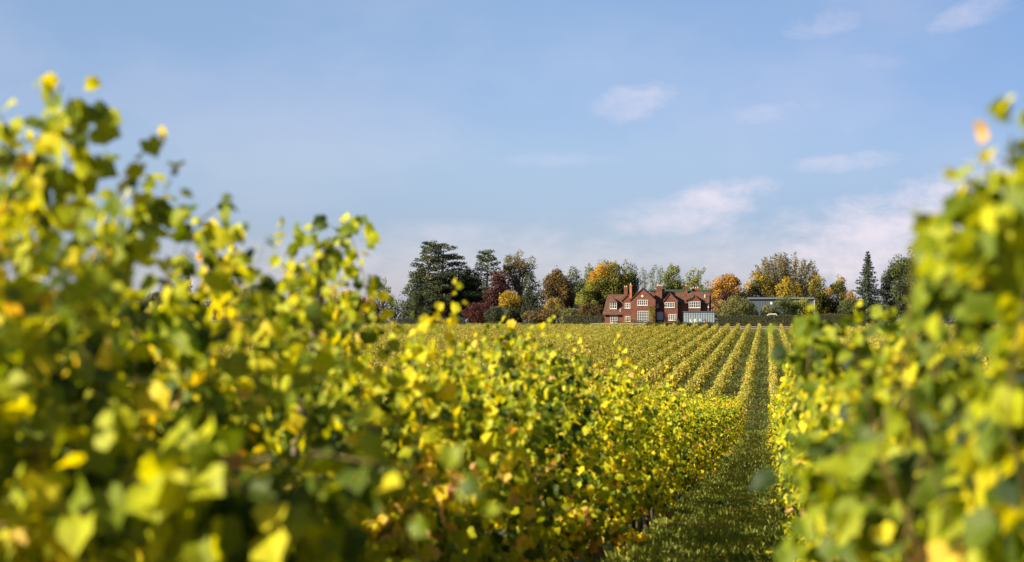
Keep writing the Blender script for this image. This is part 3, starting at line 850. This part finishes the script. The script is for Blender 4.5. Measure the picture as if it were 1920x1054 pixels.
T('maple_tree', 'rightmost rounded gold-topped tree, next to the spruce', 1552, 1600, 516, 460, 'turning', low=.0, group=TG, nclump=30, seed=142)
T('brown_shrub', 'small rusty bush below the rightmost gold-topped tree', 1580, 1606, 543, 446, 'orange', low=.0, group=TG, cat='shrub', seed=143, leaf=.28)
T('small_tree', 'low dome-shaped tree on a short stem above the right hedge', 1570, 1628, 558, 425, 'green', low=.28, group=TG, nclump=28, leaf=.25)
T('spruce', 'dark pointed spruce right of the gold-topped trees', 1598, 1656, 469, 448, 'fir', 'cone', low=.12, group=TG, leaf=.34, dens=1.3)
T('round_tree', 'large round dark green tree right of the spruce', 1650, 1754, 478, 452, 'green', low=.05, nclump=54, clump=.24, group=TG, seed=151)
T('round_tree', 'brownish round tree joined behind the large round dark green one', 1684, 1768, 459, 464, 'brown', low=.05, nclump=34, group=TG, seed=152)
T('round_tree', 'dull red-brown tree mostly behind the near vines at the right', 1722, 1800, 505, 440, 'brown', low=.0, nclump=30, group=TG, seed=153)
T('round_tree', 'dark tall tree behind the near vines towards the right edge', 1775, 1880, 434, 460, 'brown', low=.05, nclump=40, group=TG, seed=154, clump=.25)
T('round_tree', 'green tree at the right edge behind the near vines', 1850, 1960, 450, 466, 'green', low=.05, nclump=34, group=TG, seed=155)
T('brown_shrub', 'dark green and rust bush at the right end of the clipped hedge', 1618, 1684, 572, 415, 'green', low=.0, group=TG, cat='shrub', leaf=.24, seed=156)
# trees glimpsed through the near vines at the left
for (a, b, t, m, k, lab) in ((40, 130, 556, 'brown', 'round', 'brownish tree glimpsed low at the far left through the vines'),
        (115, 190, 550, 'green', 'round', 'green tree glimpsed through the gap at the far left'),
        (180, 270, 556, 'turning', 'round', 'gold-green tree hidden mostly by the second tall shoot'),
        (262, 330, 548, 'dark', 'round', 'dark tree behind the vines left of the small spruce'),
        (395, 452, 512, 'brown', 'round', 'red-brown tree glimpsed between the left vine shoots'),
        (385, 428, 528, 'yellow', 'round', 'orange yellow tree glimpsed between the left vine shoots'),
        (440, 530, 535, 'dark', 'round', 'dark tree behind the leaning post'),
        (520, 610, 540, 'green', 'round', 'green tree right of the leaning post, behind the vines'),
        (600, 690, 545, 'turning', 'round', 'gold-green tree behind the fourth vine shoots'),
        (668, 712, 548, 'orange', 'round', 'small orange tree glimpsed left of the pines'),
        (698, 738, 512, 'pale', 'airy', 'thin pale tree standing alone left of the pines')):
    T('distant_tree', lab, a, b, t, 455, m, k, low=.0, group=TG, seed=a)
T('spruce', 'small dark spruce top glimpsed between the left vine shoots', 335, 368, 503, 452, 'fir', 'cone', low=.1, group=TG, seed=9)
# the dark thicket under and behind the trees
def thicket():
    rng = np.random.default_rng(17); cl = []
    for px in np.arange(-40, 1980, 11):
        for Y in (484, 496):
            top = 566 + rng.uniform(-14, 8)
            if 1120 < px < 1345: top = 570
            c = at(px + rng.uniform(-6, 6), top, Y); z0 = gz(0, Y)
            h = c.z - z0
            cl.append((c.x, Y, z0 + h * .5, 1.6, 1.6, h * .55, .3 + .15 * rng.normal()))
    tag(foliage_obj('undergrowth', clump_cloud(rng, cl, .5, .9), MT['dark']), 'dark thicket filling in below and behind the row of trees', 'undergrowth', kind='stuff')
thicket()

# ------------------------------------------------------------------ clipped hedges, fence, terrace
HEDGE = tree_mat('clipped_hedge_leaves', (.022, .026, .010), (.050, .052, .016), (.095, .085, .03), patch=1.2)
HEDGE_CORE = noisy('hedge_inside', (.012, .014, .006), (.03, .03, .012), 5)
def hedge(name, label, px0, px1, top, Y, depth=1.6, base=None, mat=None, dens=1.0, group='clipped hedges by the house'):
    a, b = at(px0, top, Y), at(px1, top, Y)
    z0 = gz(0, Y) if base is None else at(px0, base, Y).z
    L_, H = b.x - a.x, a.z - z0
    rng = np.random.default_rng(int(px0 + Y))
    n = int(L_ * (H + depth * 1.2) * 60 * dens)
    area = rng.random(n) * (H * 2 + depth)
    x = rng.uniform(-L_ / 2, L_ / 2, n)
    y = np.where(area < H, 0, np.where(area < H + depth, area - H, depth)); z = np.where(area < H, area, np.where(area < H + depth, H, area - H - depth))
    out = np.where((area < H)[:, None], [[0, -1, .2]], np.where((area < H + depth)[:, None], [[0, 0, 1]], [[0, 1, .2]]))
    pos = np.stack([x, y - depth / 2, z], -1) + rng.normal(0, .05, (n, 3)) + np.array([0, 0, 1]) * (.05 * np.sin(x * 2.3))[:, None]
    root = empty(name, ((a.x + b.x) / 2, Y + depth / 2, z0), label, 'hedge', group)
    e = int(n * depth / L_ * .6) + 20
    ends = np.stack([np.where(rng.random(e) < .5, -1, 1) * L_ / 2, rng.uniform(-depth / 2, depth / 2, e), rng.uniform(0, H, e)], -1) + rng.normal(0, .05, (e, 3))
    foliage_obj('leaves', [blades(rng, pos, np.asarray(out, float), .17, rng.normal(.42, .2, n)),
                           blades(rng, ends, np.sign(ends) * np.array([1., 0, .1]), .17, rng.normal(.42, .2, e))], mat or HEDGE, root)
    MB().box(-L_ / 2 + .1, L_ / 2 - .1, -depth / 2 + .1, depth / 2 - .1, 0, H - .1).build('woody_inside', HEDGE_CORE, root)
hedge('hedge', 'long clipped hedge right of the house, in front of the barn', 1345, 1506, 592, 411)
hedge('hedge', 'clipped hedge right of the white railings', 1534, 1622, 591, 411)
hedge('hedge', 'dark hedge set back behind the gap between the two clipped hedges', 1502, 1540, 593, 418)
hedge('hedge', 'dark clipped hedge left of the house', 1058, 1132, 592, 421)
hedge('low_hedge', 'knee-high clipped hedge in front of the house terrace', 1212, 1349, 605, 408, depth=.8)
hedge('low_hedge', 'low rust-brown topped hedge between barn and clipped hedges', 1496, 1622, 589, 426, mat=MT['brown'])
hedge('low_hedge', 'low green hedge at the foot of the dark trees far left of the house', 745, 870, 597, 421, mat=MT['dark'])

# rail fence behind the row ends
WOOD = noisy('old_fence_wood', (.16, .13, .10), (.32, .27, .22), 8, .85)
def rail_fence(label, px0, px1, Y=400):
    a, b = at(px0, 612, Y), at(px1, 612, Y); L_ = b.x - a.x; z0 = gz(0, Y)
    root = empty('rail_fence', (a.x, Y, z0), label, 'fence')
    n = int(L_ / 2.2) + 1
    for i in range(n):
        x = L_ * i / max(1, n - 1)
        MB().box(x - .06, x + .06, -.06, .06, -.2, 1.05).build('fence_post', WOOD, root)
    for z in (.42, .86):
        MB().box(0, L_, -.10, -.063, z - .06, z + .06).build('rail', WOOD, root)
rail_fence('low wooden rail fence behind the ends of the vine rows', 1350, 1505)

WHITE = plain('white_paint', (.55, .54, .51), .5)
# white railings beside the gap in the hedges, running down toward the vines
def railing(label, px0, py0, Y0, px1, py1, Y1):
    a, b = at(px0, py0, Y0), at(px1, py1, Y1)
    root = empty('white_railing', (a.x, Y0, gz(0, Y0)), label, 'railing', 'white railings at the gap in the hedges')
    d = Vector((b.x - a.x, Y1 - Y0, 0)); zb = gz(0, Y1) - gz(0, Y0)
    n = 5
    for i in range(n):
        t = i / (n - 1); p = d * t; z = zb * t
        MB().box(p.x - .05, p.x + .05, p.y - .05, p.y + .05, z - .2, z + 1.25).build('railing_post', WHITE, root)
    for h in (.5, .85, 1.2):
        MB().tube([(0, 0, h), (d.x, d.y, zb + h)], .055, 6).build('rail', WHITE, root)
railing('left white railing, slanting down from the gap in the hedges', 1520, 606, 412, 1524, 620, 401)
railing('right white railing, slanting down from the gap in the hedges', 1528, 603, 413, 1538, 618, 402)
def gate():
    c = at(1511, 605, 409); z0 = gz(0, 409)
    root = empty('field_gate', (c.x, 409, z0), 'pale wooden field gate left of the white railings', 'gate')
    w = 1.1
    f = MB(); f.box(-w, w, -.03, .03, .15, .27); f.box(-w, w, -.03, .03, 1.15, 1.27); f.box(-w, -w + .1, -.025, .025, .27, 1.15); f.box(w - .1, w, -.025, .025, .27, 1.15)
    f.build('gate_frame', WOOD, root)
    for k in range(8):
        x = -w + .2 + k * (2 * w - .4) / 7
        MB().box(x - .035, x + .035, -.02, .02, .27, 1.15).build('pale', WHITE, root)
gate()

# ------------------------------------------------------------------ grey barn behind the bushes
def corr(name, c1, c2, per=12, rough=.5, metal=.0):
    m, N, L, P = new_mat(name)
    tc = N.new('ShaderNodeTexCoord'); w = N.new('ShaderNodeTexWave'); w.wave_type = 'BANDS'; w.bands_direction = 'X'
    w.inputs['Scale'].default_value = per; w.inputs['Distortion'].default_value = .3; w.inputs['Detail'].default_value = 2
    L.new(tc.outputs['Object'], w.inputs[0]); r = ramp(N, [(0, c1), (1, c2)]); L.new(w.outputs[1], r.inputs[0])
    L.new(r.outputs[0], P.inputs['Base Color']); P.inputs['Roughness'].default_value = rough; P.inputs['Metallic'].default_value = metal
    return m
BARN = corr('grey_barn_sheet', (.055, .068, .085), (.085, .10, .12), .6)
def barn():
    Y = 440; a, b = at(1400, 556, Y), at(1527, 556, Y); z0 = gz(0, Y)
    L_ = b.x - a.x; H = a.z - z0
    root = empty('barn', ((a.x + b.x) / 2, Y, z0), 'long grey metal barn behind the bushes right of the house', 'barn')
    w = MB(); w.box(-L_ / 2 + .15, L_ / 2 - .15, 0, 12, -.3, H - .45); w.build('wall', BARN, root)
    rib = MB()
    for k in range(42):
        x = -L_ / 2 + .3 + k * (L_ - .6) / 41
        rib.box(x - .05, x + .05, -.045, -.003, .1, H - .5)
    rib.build('cladding_ribs', BARN, root)
    rf = plain('barn_roof', (.09, .11, .12), .6)
    r = MB(); r.slab([(-L_ / 2, -.35, H - .42), (L_ / 2, -.35, H - .42), (L_ / 2, 6, H - .1), (-L_ / 2, 6, H - .1)], .10)
    r.slab([(-L_ / 2, 6.02, H - .1), (L_ / 2, 6.02, H - .1), (L_ / 2, 12.4, H - .42), (-L_ / 2, 12.4, H - .42)], .10)
    r.build('roof', rf, root); rf.node_tree.nodes['Principled BSDF'].inputs['Specular IOR Level'].default_value = .05
    MB().box(-L_ / 2, L_ / 2, -.5, -.36, H - .62, H - .44).build('gutter', plain('pale_gutter', (.13, .15, .16), .7, .1), root)
    MB().box(L_ / 2 - .14, L_ / 2 + .02, -.2, -.05, 0, H - .65).build('downpipe', plain('pale_pipe', (.42, .47, .48), .4), root)
    MB().box(-L_ / 2 + 5.6, -L_ / 2 + 6.1, -.06, -.01, H - 1.9, H - 1.3).build('vent', WHITE, root)
barn()
T('bush', 'dark green bush in front of the middle of the barn', 1446, 1494, 555, 424, 'green', low=.0, group=TG, cat='bush', leaf=.24, seed=201)
T('bush', 'yellow-green bush in front of the right half of the barn', 1476, 1528, 558, 426, 'lime', low=.0, group=TG, cat='bush', leaf=.24, seed=202)
T('bush', 'small round grey-green bush in front of the barn, left of its other bushes', 1424, 1452, 571, 423, 'olive', low=.0, group=TG, cat='bush', leaf=.22, seed=203)

# white car parked between hedge and barn, only its roof in view
def car():
    c = at(1449, 590, 416.5); z0 = gz(0, 416.5)
    roof_z = at(1449, 588.2, 416.5).z - z0
    root = empty('parked_car', (c.x, 416.5, z0), 'white car parked behind the long clipped hedge, only its roof showing', 'car')
    k = roof_z / 1.45
    prof = [(-2.1, .35), (-2.1, .85), (-1.75, .95), (-1.15, 1.35), (-.85, 1.45), (.75, 1.45), (1.25, 1.0), (2.0, .85), (2.1, .35)]
    body = MB().prism([(x, z * k) for x, z in prof], -.85, .85).build('body', plain('car_paint', (.6, .6, .6), .35), root)
    gl = plain('car_glass', (.03, .04, .05), .1)
    MB().prism([(x, z * k) for x, z in [(-1.2, 1.0), (-.95, 1.35), (.72, 1.35), (1.08, 1.0)]], -.865, .865).build('side_window', gl, root)
    for x in (-1.35, 1.35):
        for y in (-.78, .78):
            wh = MB(); wh.tube([(x, y - .1, .32), (x, y + .1, .32)], .32, 16); wh.build('wheel', plain('tyre', (.03, .03, .03), .8), root)
car()

# ------------------------------------------------------------------ the red brick house
def brick_mat(name, c1, c2, c3):
    m, N, L, P = new_mat(name)
    tc = N.new('ShaderNodeTexCoord'); mp = N.new('ShaderNodeMapping'); L.new(tc.outputs['Object'], mp.inputs[0])
    mp.inputs['Rotation'].default_value = (R(90), 0, 0)
    br = N.new('ShaderNodeTexBrick'); br.inputs['Scale'].default_value = 2.2; br.inputs['Mortar Size'].default_value = .012
    br.inputs['Color1'].default_value = (*c1, 1); br.inputs['Color2'].default_value = (*c2, 1); br.inputs['Mortar'].default_value = (.28, .18, .13, 1)
    L.new(mp.outputs[0], br.inputs['Vector'])
    n = N.new('ShaderNodeTexNoise'); n.inputs['Scale'].default_value = 1.1; n.inputs['Detail'].default_value = 8; n.inputs['Roughness'].default_value = .7
    L.new(tc.outputs['Object'], n.inputs['Vector'])
    r = ramp(N, [(.35, (1, 1, 1)), (.65, c3)]); L.new(n.outputs[0], r.inputs[0])
    mx = N.new('ShaderNodeMix'); mx.data_type = 'RGBA'; mx.blend_type = 'MULTIPLY'; mx.inputs['Factor'].default_value = 1
    L.new(br.outputs[0], mx.inputs['A']); L.new(r.outputs[0], mx.inputs['B']); L.new(mx.outputs['Result'], P.inputs['Base Color'])
    P.inputs['Roughness'].default_value = .85; P.inputs['Specular IOR Level'].default_value = .2
    return m
BRICK = brick_mat('red_brick', (.165, .055, .035), (.115, .040, .028), (.66, .6, .6))
HUNG = brick_mat('hung_tiles', (.15, .044, .029), (.11, .033, .024), (.64, .58, .6))
TILE = noisy('roof_tiles', (.042, .022, .016), (.088, .040, .026), 1.6, .85, 9, c3=(.15, .075, .042), bump=.4)
ORANGE = brick_mat('orange_brick', (.42, .13, .06), (.34, .10, .05), (.8, .75, .7))
GLASS_M, _N, _L, _P = new_mat('window_glass'); _P.inputs['Base Color'].default_value = (.035, .042, .05, 1); _P.inputs['Roughness'].default_value = .12; _P.inputs['Specular IOR Level'].default_value = .7
LEAD = plain('lead_grey', (.06, .063, .07), .85, .1)
GREEN_ROOF = plain('green_copper', (.018, .06, .045), .7)

HY = 425.0
h0 = at(1080 + 930 / 6, 605.8, HY)
house = empty('brick_house', (h0.x, HY, h0.z), 'large red brick house with tiled gabled roofs and white windows beyond the vines', 'house')
KX = HY / FPX / 6
def U(X): return (X - 930) * KX
def V(Yp): return (635 - Yp) * KX
def wall_box(x0, x1, y0, y1, z0, z1, mat=BRICK, nm='wall'):
    return MB().box(U(x0), U(x1), y0, y1, z0, z1).build(nm, mat, house)

def window(x0, x1, yt, yb, w, nx, nz, nm='window', fr=.10, bar=.055, arch=False):
    """white casement: frame with bars proud of the wall, dark pane behind"""
    a, b, t, s = U(x0), U(x1), V(yt), V(yb)
    mb = MB()
    y0, y1 = w - .07, w + .02
    mb.box(a, b, y0, y1, s, s + fr); mb.box(a, b, y0, y1, t - fr, t)
    mb.box(a, a + fr, y0, y1, s + fr, t - fr); mb.box(b - fr, b, y0, y1, s + fr, t - fr)
    for i in range(1, nx):
        x = a + (b - a) * i / nx
        mb.box(x - bar / 1.0, x + bar / 1.0, y0 + .004, y1, s + fr, t - fr)
    for j in range(1, nz):
        z = s + (t - s) * j / nz
        for i in range(nx):
            xa = a + (b - a) * i / nx + (fr if i == 0 else bar); xb = a + (b - a) * (i + 1) / nx - (fr if i == nx - 1 else bar)
            mb.box(xa, xb, y0 + .01, y1, z - bar * .5, z + bar * .5)
    f = mb.build(nm, WHITE, house)
    MB().box(a + .02, b - .02, w - .018, w - .004, s + .02, t - .02).build('pane', GLASS_M, f)
    MB().box(a - .06, b + .06, w - .14, w - .005, s - .09, s - .003).build('sill', WHITE, f)
    return f

def gable_roof(x0, xp, x1, y0, y1, ze, zp, ov=.25, t=.16, nm='roof', yback=None):
    """ridge running back along y"""
    r = MB()
    a, p, b = U(x0) , U(xp), U(x1)
    sl = (zp - ze) / (p - a); sr = (zp - ze) / (b - p)
    r.slab([(a - ov, y0 - .18, ze - ov * sl + t), (p, y0 - .18, zp + t), (p, y1, zp + t), (a - ov, y1, ze - ov * sl + t)], t - .01)
    r.slab([(p + .003, y0 - .18, zp + t), (b + ov, y0 - .18, ze - ov * sr + t), (b + ov, y1, ze - ov * sr + t), (p + .003, y1, zp + t)], t - .01)
    return r.build(nm, TILE, house)

def gable_wall(x0, xp, x1, y0, y1, zb, ze, zp, mat=BRICK):
    return MB().prism([(U(x0), zb), (U(x1), zb), (U(x1), ze), (U(xp), zp), (U(x0), ze)], y0, y1).build('wall', mat, house)

def build_house():
    zE = V(402); zR = V(283)
    # main range at the right
    wall_box(892, 1487, 3.0, 9.4, -.8, zE)
    r = MB()
    a, b = U(880), U(1492)
    r.slab([(a, 2.65, zE - .12), (b, 2.65, zE - .12), (b, 6.2, zR), (a, 6.2, zR)], .15)
    r.slab([(a, 6.203, zR), (b, 6.203, zR), (b, 9.75, zE - .12), (a, 9.75, zE - .12)], .15)
    r.build('roof', TILE, house)
    MB().prism([(3.05, zE), (9.35, zE), (6.2, zR - .16)], U(1470), U(1486)).build('wall', HUNG, house).matrix_basis = Matrix(((0, 1, 0, 0), (1, 0, 0, 0), (0, 0, 1, 0), (0, 0, 0, 1)))
    # bonnet ridge and green flat roof behind it
    MB().tube([(a, 6.2, zR + .02), (b, 6.2, zR + .02)], .12, 6).build('ridge_tiles', TILE, house)
    wall_box(800, 1494, 10.2, 14.5, -.8, V(272), HUNG)
    MB().box(U(786), U(1500), 10.0, 14.8, V(271), V(252)).build('rear_roof', GREEN_ROOF, house)
    # main gable
    gable_wall(612, 748, 893, 0, 8.5, -.8, V(380), V(247))
    gable_roof(612, 748, 893, 0, 8.6, V(380), V(247), ov=.2)
    MB().box(U(613), U(892), -.055, -.003, V(486), V(478)).build('string_course', BRICK, house)
    # verge boards
    # small gable next to it
    gable_wall(520, 585, 652, 1.2, 7, -.8, V(388), V(322), HUNG)
    gable_roof(500, 580, 652, 1.2, 7.2, V(396), V(316), ov=.05)
    # left wing with the long cat-slide roof
    wall_box(305, 519, 1.8, 8.4, -.8, V(545))
    z1, z2 = V(541), V(313)
    yb, yr, ye = 9.2, 5.9, 1.15
    wl, rl, rr = U(289), U(332), U(570)
    r = MB()
    r.slab([(wl, ye, z1), (U(526), ye, z1), (U(526), yr, z2), (rl, yr, z2)], .15)
    r.slab([(U(526), 3.2, z1 + (z2 - z1) * .43), (rr, 3.2, z1 + (z2 - z1) * .43), (rr, yr, z2), (U(526) + .004, yr, z2)], .15)
    r.slab([(rl, yr + .003, z2), (rr, yr + .003, z2), (rr, yb, V(420)), (wl, yb, V(420))], .15)
    r.poly([(wl, ye, z1 - .02), (rl, yr, z2 - .02), (wl, yb, V(420) - .02)], [(0, 1, 2)])
    r.build('roof', TILE, house)
    MB().prism([(U(315), V(545)), (U(519), V(545)), (U(519), V(330)), (U(345), V(330))], 5.7, 6.1).build('wall', HUNG, house)
    MB().tube([(rl, yr, z2 + .02), (rr, yr, z2 + .02)], .11, 6).build('ridge_tiles', TILE, house)
    # dormer in the long roof
    dx0, dx1 = U(368), U(452)
    MB().box(dx0, dx1, 2.3, 4.6, V(480), V(400)).build('dormer_wall', HUNG, house)
    q = MB(); m = (dx0 + dx1) / 2
    pts = [(dx0 - .15, 2.1, V(402)), (dx1 + .15, 2.1, V(402)), (dx1 + .15, 5.2, V(402)), (dx0 - .15, 5.2, V(402)), (m, 3.1, V(352)), (m, 5.2, V(352))]
    q.poly(pts, [(0, 1, 4), (1, 2, 5, 4), (3, 0, 4, 5), (2, 3, 5), (3, 2, 1, 0)])
    q.build('dormer_roof', TILE, house)
    # second gabled bay
    gable_wall(985, 1055, 1140, 1.3, 4, -.8, V(388), V(300), HUNG)
    gable_roof(985, 1052, 1140, 1.3, 5.6, V(388), V(298), ov=.22)
    # right gabled bay over the garden room
    MB().prism([(U(1262), V(505)), (U(1395), V(505)), (U(1395), V(390)), (U(1329), V(330)), (U(1262), V(390))], 2.0, 4).build('wall', HUNG, house)
    gable_roof(1262, 1329, 1395, 2.0, 5.6, V(390), V(328), ov=.18)
    # garden room
    x0, x1 = U(1208), U(1552); zt = V(512)
    roof = MB().box(x0 - .15, x1 + .15, -.75, 2.97, zt, zt + .22).build('flat_roof', LEAD, house)
    fr = MB(); n = 13
    fr.box(x0, x1, -.6, -.5, -.3, .15); fr.box(x0, x1, -.6, -.5, zt - .14, zt - .003)
    for i in range(n + 1):
        x = x0 + (x1 - x0) * i / n
        fr.box(x - .04, x + .04, -.63, -.47, .15, zt - .14)
    fr.box(x0 + .04, x1 - .04, -.58, -.53, zt - .62, zt - .55)
    blue = plain('blue_grey_frame', (.11, .15, .18), .45)
    f = fr.build('glazed_wall', blue, house)
    pm, N_, L_, P_ = new_mat('garden_room_glass'); P_.inputs['Base Color'].default_value = (.20, .24, .27, 1); P_.inputs['Roughness'].default_value = .15  # blue-grey base colour stands in for sky reflected in the panes
    for i in range(n):
        xa = x0 + (x1 - x0) * i / n + .05; xb = x0 + (x1 - x0) * (i + 1) / n - .05
        MB().box(xa, xb, -.56, -.545, .16, zt - .16).build('pane', pm, f)
    MB().box(x1 - .05, x1 + .0, -.46, 2.97, -.3, zt - .003).build('wall', LEAD, house)
    MB().box(x0 + .003, x0 + .05, -.46, 2.97, -.3, zt - .003).build('wall', LEAD, house)
    # windows
    window(372, 450, 403, 474, 2.29, 3, 2)
    window(378, 458, 552, 634, 1.79, 3, 3, 'french_window')
    window(546, 606, 409, 468, 1.19, 3, 2)
    window(547, 606, 558, 618, 1.19, 3, 2)
    window(692, 808, 375, 436, -.01, 5, 2)
    window(694, 814, 500, 622, -.01, 5, 4, 'french_window')
    window(898, 920, 402, 456, 2.99, 1, 3)
    window(996, 1106, 403, 460, 1.29, 4, 2)
    window(1038, 1124, 536, 604, 1.29, 4, 3)
    window(1264, 1392, 394, 463, 1.99, 5, 2)
    window(1476, 1486, 404, 460, 2.99, 1, 2)
    # arched door in the recess
    dmat = plain('pale_blue_door', (.42, .46, .50), .5)
    ax0, ax1 = U(903), U(973); am = (ax0 + ax1) / 2; rad = (ax1 - ax0) / 2
    prof = [(ax0, V(604)), (ax1, V(604)), (ax1, V(525))] + [(am + rad * math.cos(t), V(525) + rad * .55 * math.sin(t)) for t in np.linspace(.3, 2.84, 7)] + [(ax0, V(525))]
    d = MB().prism(prof, 2.90, 2.997).build('garden_door', dmat, house)
    fm = MB()
    for k in (.0, .25, .5, .75, 1):
        x = ax0 + (ax1 - ax0) * k; fm.box(x - .03, x + .03, 2.86, 2.897, V(604), V(520))
    fm.box(ax0 + .03, ax1 - .03, 2.865, 2.895, V(565), V(560))
    fm.build('door_frame', WHITE, d)
    # round plaque in the gable
    c = MB(); c.tube([(U(746), -.06, V(332)), (U(746), -.003, V(332))], .27, 18); c.build('round_plaque', plain('pale_stone', (.6, .55, .42), .7), house)
    # chimneys
    def chimney(xa, xb, yt, yb, w0, w1, mat, pots, cap=True):
        s = MB().box(U(xa), U(xb), w0, w1, V(yb), V(yt)).build('chimney', mat, house)
        k = MB(); k.box(U(xa) - .1, U(xb) + .1, w0 - .1, w1 + .1, V(yt) - .42, V(yt) - .18)
        k.box(U(xa) - .05, U(xb) + .05, w0 - .05, w1 + .05, V(yt) - .6, V(yt) - .424); k.build('corbel', mat, s)
        for i in range(pots):
            x = U(xa) + (U(xb) - U(xa)) * (i + .5) / pots
            k = MB(); k.tube([(x, (w0 + w1) / 2, V(yt) - .02), (x, (w0 + w1) / 2, V(yt) + .32)], [.13, .11], 10)
            k.build('chimney_pot', plain('pale_pot', (.52, .40, .28), .7), s)
    chimney(520, 560, 225, 330, 5.4, 6.5, BRICK, 2)
    chimney(602, 626, 200, 356, .5, 1.15, ORANGE, 1)
    chimney(895, 957, 215, 400, 3.6, 4.7, BRICK, 3)
    chimney(957, 980, 250, 320, 4.8, 5.6, BRICK, 0)
    chimney(1210, 1243, 215, 305, 5.6, 6.6, BRICK, 1)
    chimney(1212, 1234, 300, 402, 2.86, 3.2, BRICK, 0)
    chimney(1292, 1368, 240, 300, 7.2, 8.2, BRICK, 3)
    # white flue and downpipes
    pp = plain('white_pipe', (.7, .68, .66), .5)
    MB().tube([(U(1441), 4.4, V(372)), (U(1441), 4.4, V(322)), (U(1437), 4.3, V(318))], .10, 8).build('flue', pp, house)
    MB().tube([(U(490), 1.9, V(515)), (U(490), 1.9, V(482)), (U(487), 1.85, V(478))], .07, 8).build('flue', pp, house)
    for X_, y_, zt_ in ((609, 1.12, 388), (1146, 2.93, 402), (524, 1.73, 545)):
        MB().tube([(U(X_), y_, V(632)), (U(X_), y_, V(zt_))], .05, 6).build('downpipe', LEAD, house)
    MB().box(U(1146), U(1262), 2.5, 2.62, zE - .22, zE - .12).build('gutter', LEAD, house)
    MB().box(U(1397), U(1490), 2.5, 2.62, zE - .22, zE - .12).build('gutter', LEAD, house)
build_house()

# terrace the house stands on
a, b = at(1110, 606, 418.5), at(1350, 606, 418.5)
STONE = noisy('terrace_stone', (.16, .13, .10), (.30, .25, .2), 3)
o = MB().box(a.x, b.x, 418.5, 440, gz(0, 418) - 1.5, h0.z - .02).build('terrace', STONE)
tag(o, kind='structure')

# creeper on the corner of the main gable, shrubs and pots on the terrace
def blob_plant(name, label, cat, clumps, mat, loc, leaf=.14, stem=True, group=None, dens=1.0):
    rng = np.random.default_rng(abs(hash(label)) % 1000 if False else sum(map(ord, label)) % 1000)
    root = empty(name, loc, label, cat, group)
    foliage_obj('foliage', clump_cloud(rng, clumps, leaf, dens), mat, root)
    mb = MB(); mb.tube([(0, 0, -.1), (0.02, 0, clumps[0][2])], [.05, .025], 6); mb.build('stem', TRUNK, root, True)
def hp(X, Yp, w): return (h0.x + U(X), HY + w, h0.z + V(Yp))
blob_plant('climbing_plant', 'yellow-green creeper climbing the right corner of the main gable', 'creeper',
           [(U(855) - U(860), -.1, V(y) , KX * w, .35, KX * 30, .5) for y, w in ((610, 22), (580, 20), (550, 26), (520, 30), (490, 34), (465, 30))] +
           [(U(825) - U(860), -.1, V(462), KX * 14, .25, KX * 16, .5), (U(830) - U(860), -.1, V(490), KX * 12, .2, KX * 14, .6), (U(880) - U(860), -.1, V(520), KX * 16, .3, KX * 26, .35)],
           MT['lime'], hp(860, 635, -.25), leaf=.16)
blob_plant('small_tree', 'bright yellow-green young bush in front of the lower window by the main gable', 'bush',
           [(0, 0, .9, .5, .5, .5, .6), (.3, 0, 1.25, .35, .35, .35, .7), (-.4, 0, .5, .45, .45, .4, .5)], MT['lime'], hp(590, 640, -2.2))
for X_, w_, s_, lab in ((650, -2.0, .5, 'round clipped shrub on the terrace left of the tall french window'), (1145, -.6, .42, 'round clipped shrub on the terrace by the right lower window'),
                        (1125, 0.3, .55, 'taller dark clipped shrub against the right lower window')):
    blob_plant('clipped_shrub', lab, 'shrub', [(0, 0, s_, s_ * 1.1, s_, s_ * .9, .45)], MT['green'], hp(X_, 636, w_), leaf=.12)
for X_, w_, s_, lab in ((765, -1.4, .55, 'low dark shrub under the tall french window'), (700, -1.8, .6, 'wide low shrub between the round shrub and the french window'), (930, 1.2, .5, 'low shrub before the arched garden door'),
                        (470, .2, .5, 'low bush at the front of the left wing')):
    blob_plant('terrace_shrub', lab, 'shrub', [(-.5, 0, s_ * .5, s_ * 1.2, s_, s_ * .6, .4), (.5, 0, s_ * .6, s_ * 1.3, s_, s_ * .6, .4)], MT['dark'], hp(X_, 640, w_), leaf=.14)

# white garden chairs and a round table on the terrace
def garden_chair(X, w, label, rz):
    root = empty('garden_chair', hp(X, 636, w), label, 'chair', 'white garden chairs on the terrace', rz)
    root.location.z = h0.z
    MB().box(-.25, .25, -.25, .25, .42, .46).build('seat', WHITE, root)
    bk = MB(); 
    for k in range(5): bk.box(-.24 + k * .108, -.19 + k * .108, .22, .25, .46, .92)
    bk.box(-.25, .25, .215, .255, .92, .98); bk.build('backrest', WHITE, root)
    for x in (-.22, .22):
        for y in (-.22, .22):
            MB().box(x - .025, x + .025, y - .025, y + .025, 0, .42).build('leg', WHITE, root)
garden_chair(1300, -2.0, 'white garden chair left of the table before the glazed garden room', 1.2)
garden_chair(1345, -2.6, 'white garden chair in front of the table before the glazed garden room', 3.0)
garden_chair(1385, -2.0, 'white garden chair right of the table before the glazed garden room', -1.2)
root = empty('garden_table', (hp(1342, 636, -1.7)[0], HY - 1.7, h0.z), 'white round table before the glazed garden room', 'table')
MB().tube([(0, 0, .70), (0, 0, .74)], .55, 24).build('tabletop', WHITE, root)
MB().tube([(0, 0, 0), (0, 0, .70)], .05, 8).build('leg', WHITE, root)
root = empty('flower_pot', (hp(1448, 636, -1.4)[0], HY - 1.4, h0.z), 'terracotta pot with a small plant at the right of the glazed garden room', 'plant pot')
MB().tube([(0, 0, 0), (0, 0, .5), (0, 0, .56)], [.24, .34, .37], 14).build('pot', plain('terracotta', (.42, .16, .08), .8), root)
foliage_obj('foliage', clump_cloud(np.random.default_rng(4), [(0, 0, .7, .34, .34, .25, .4)], .12), MT['green'], root)
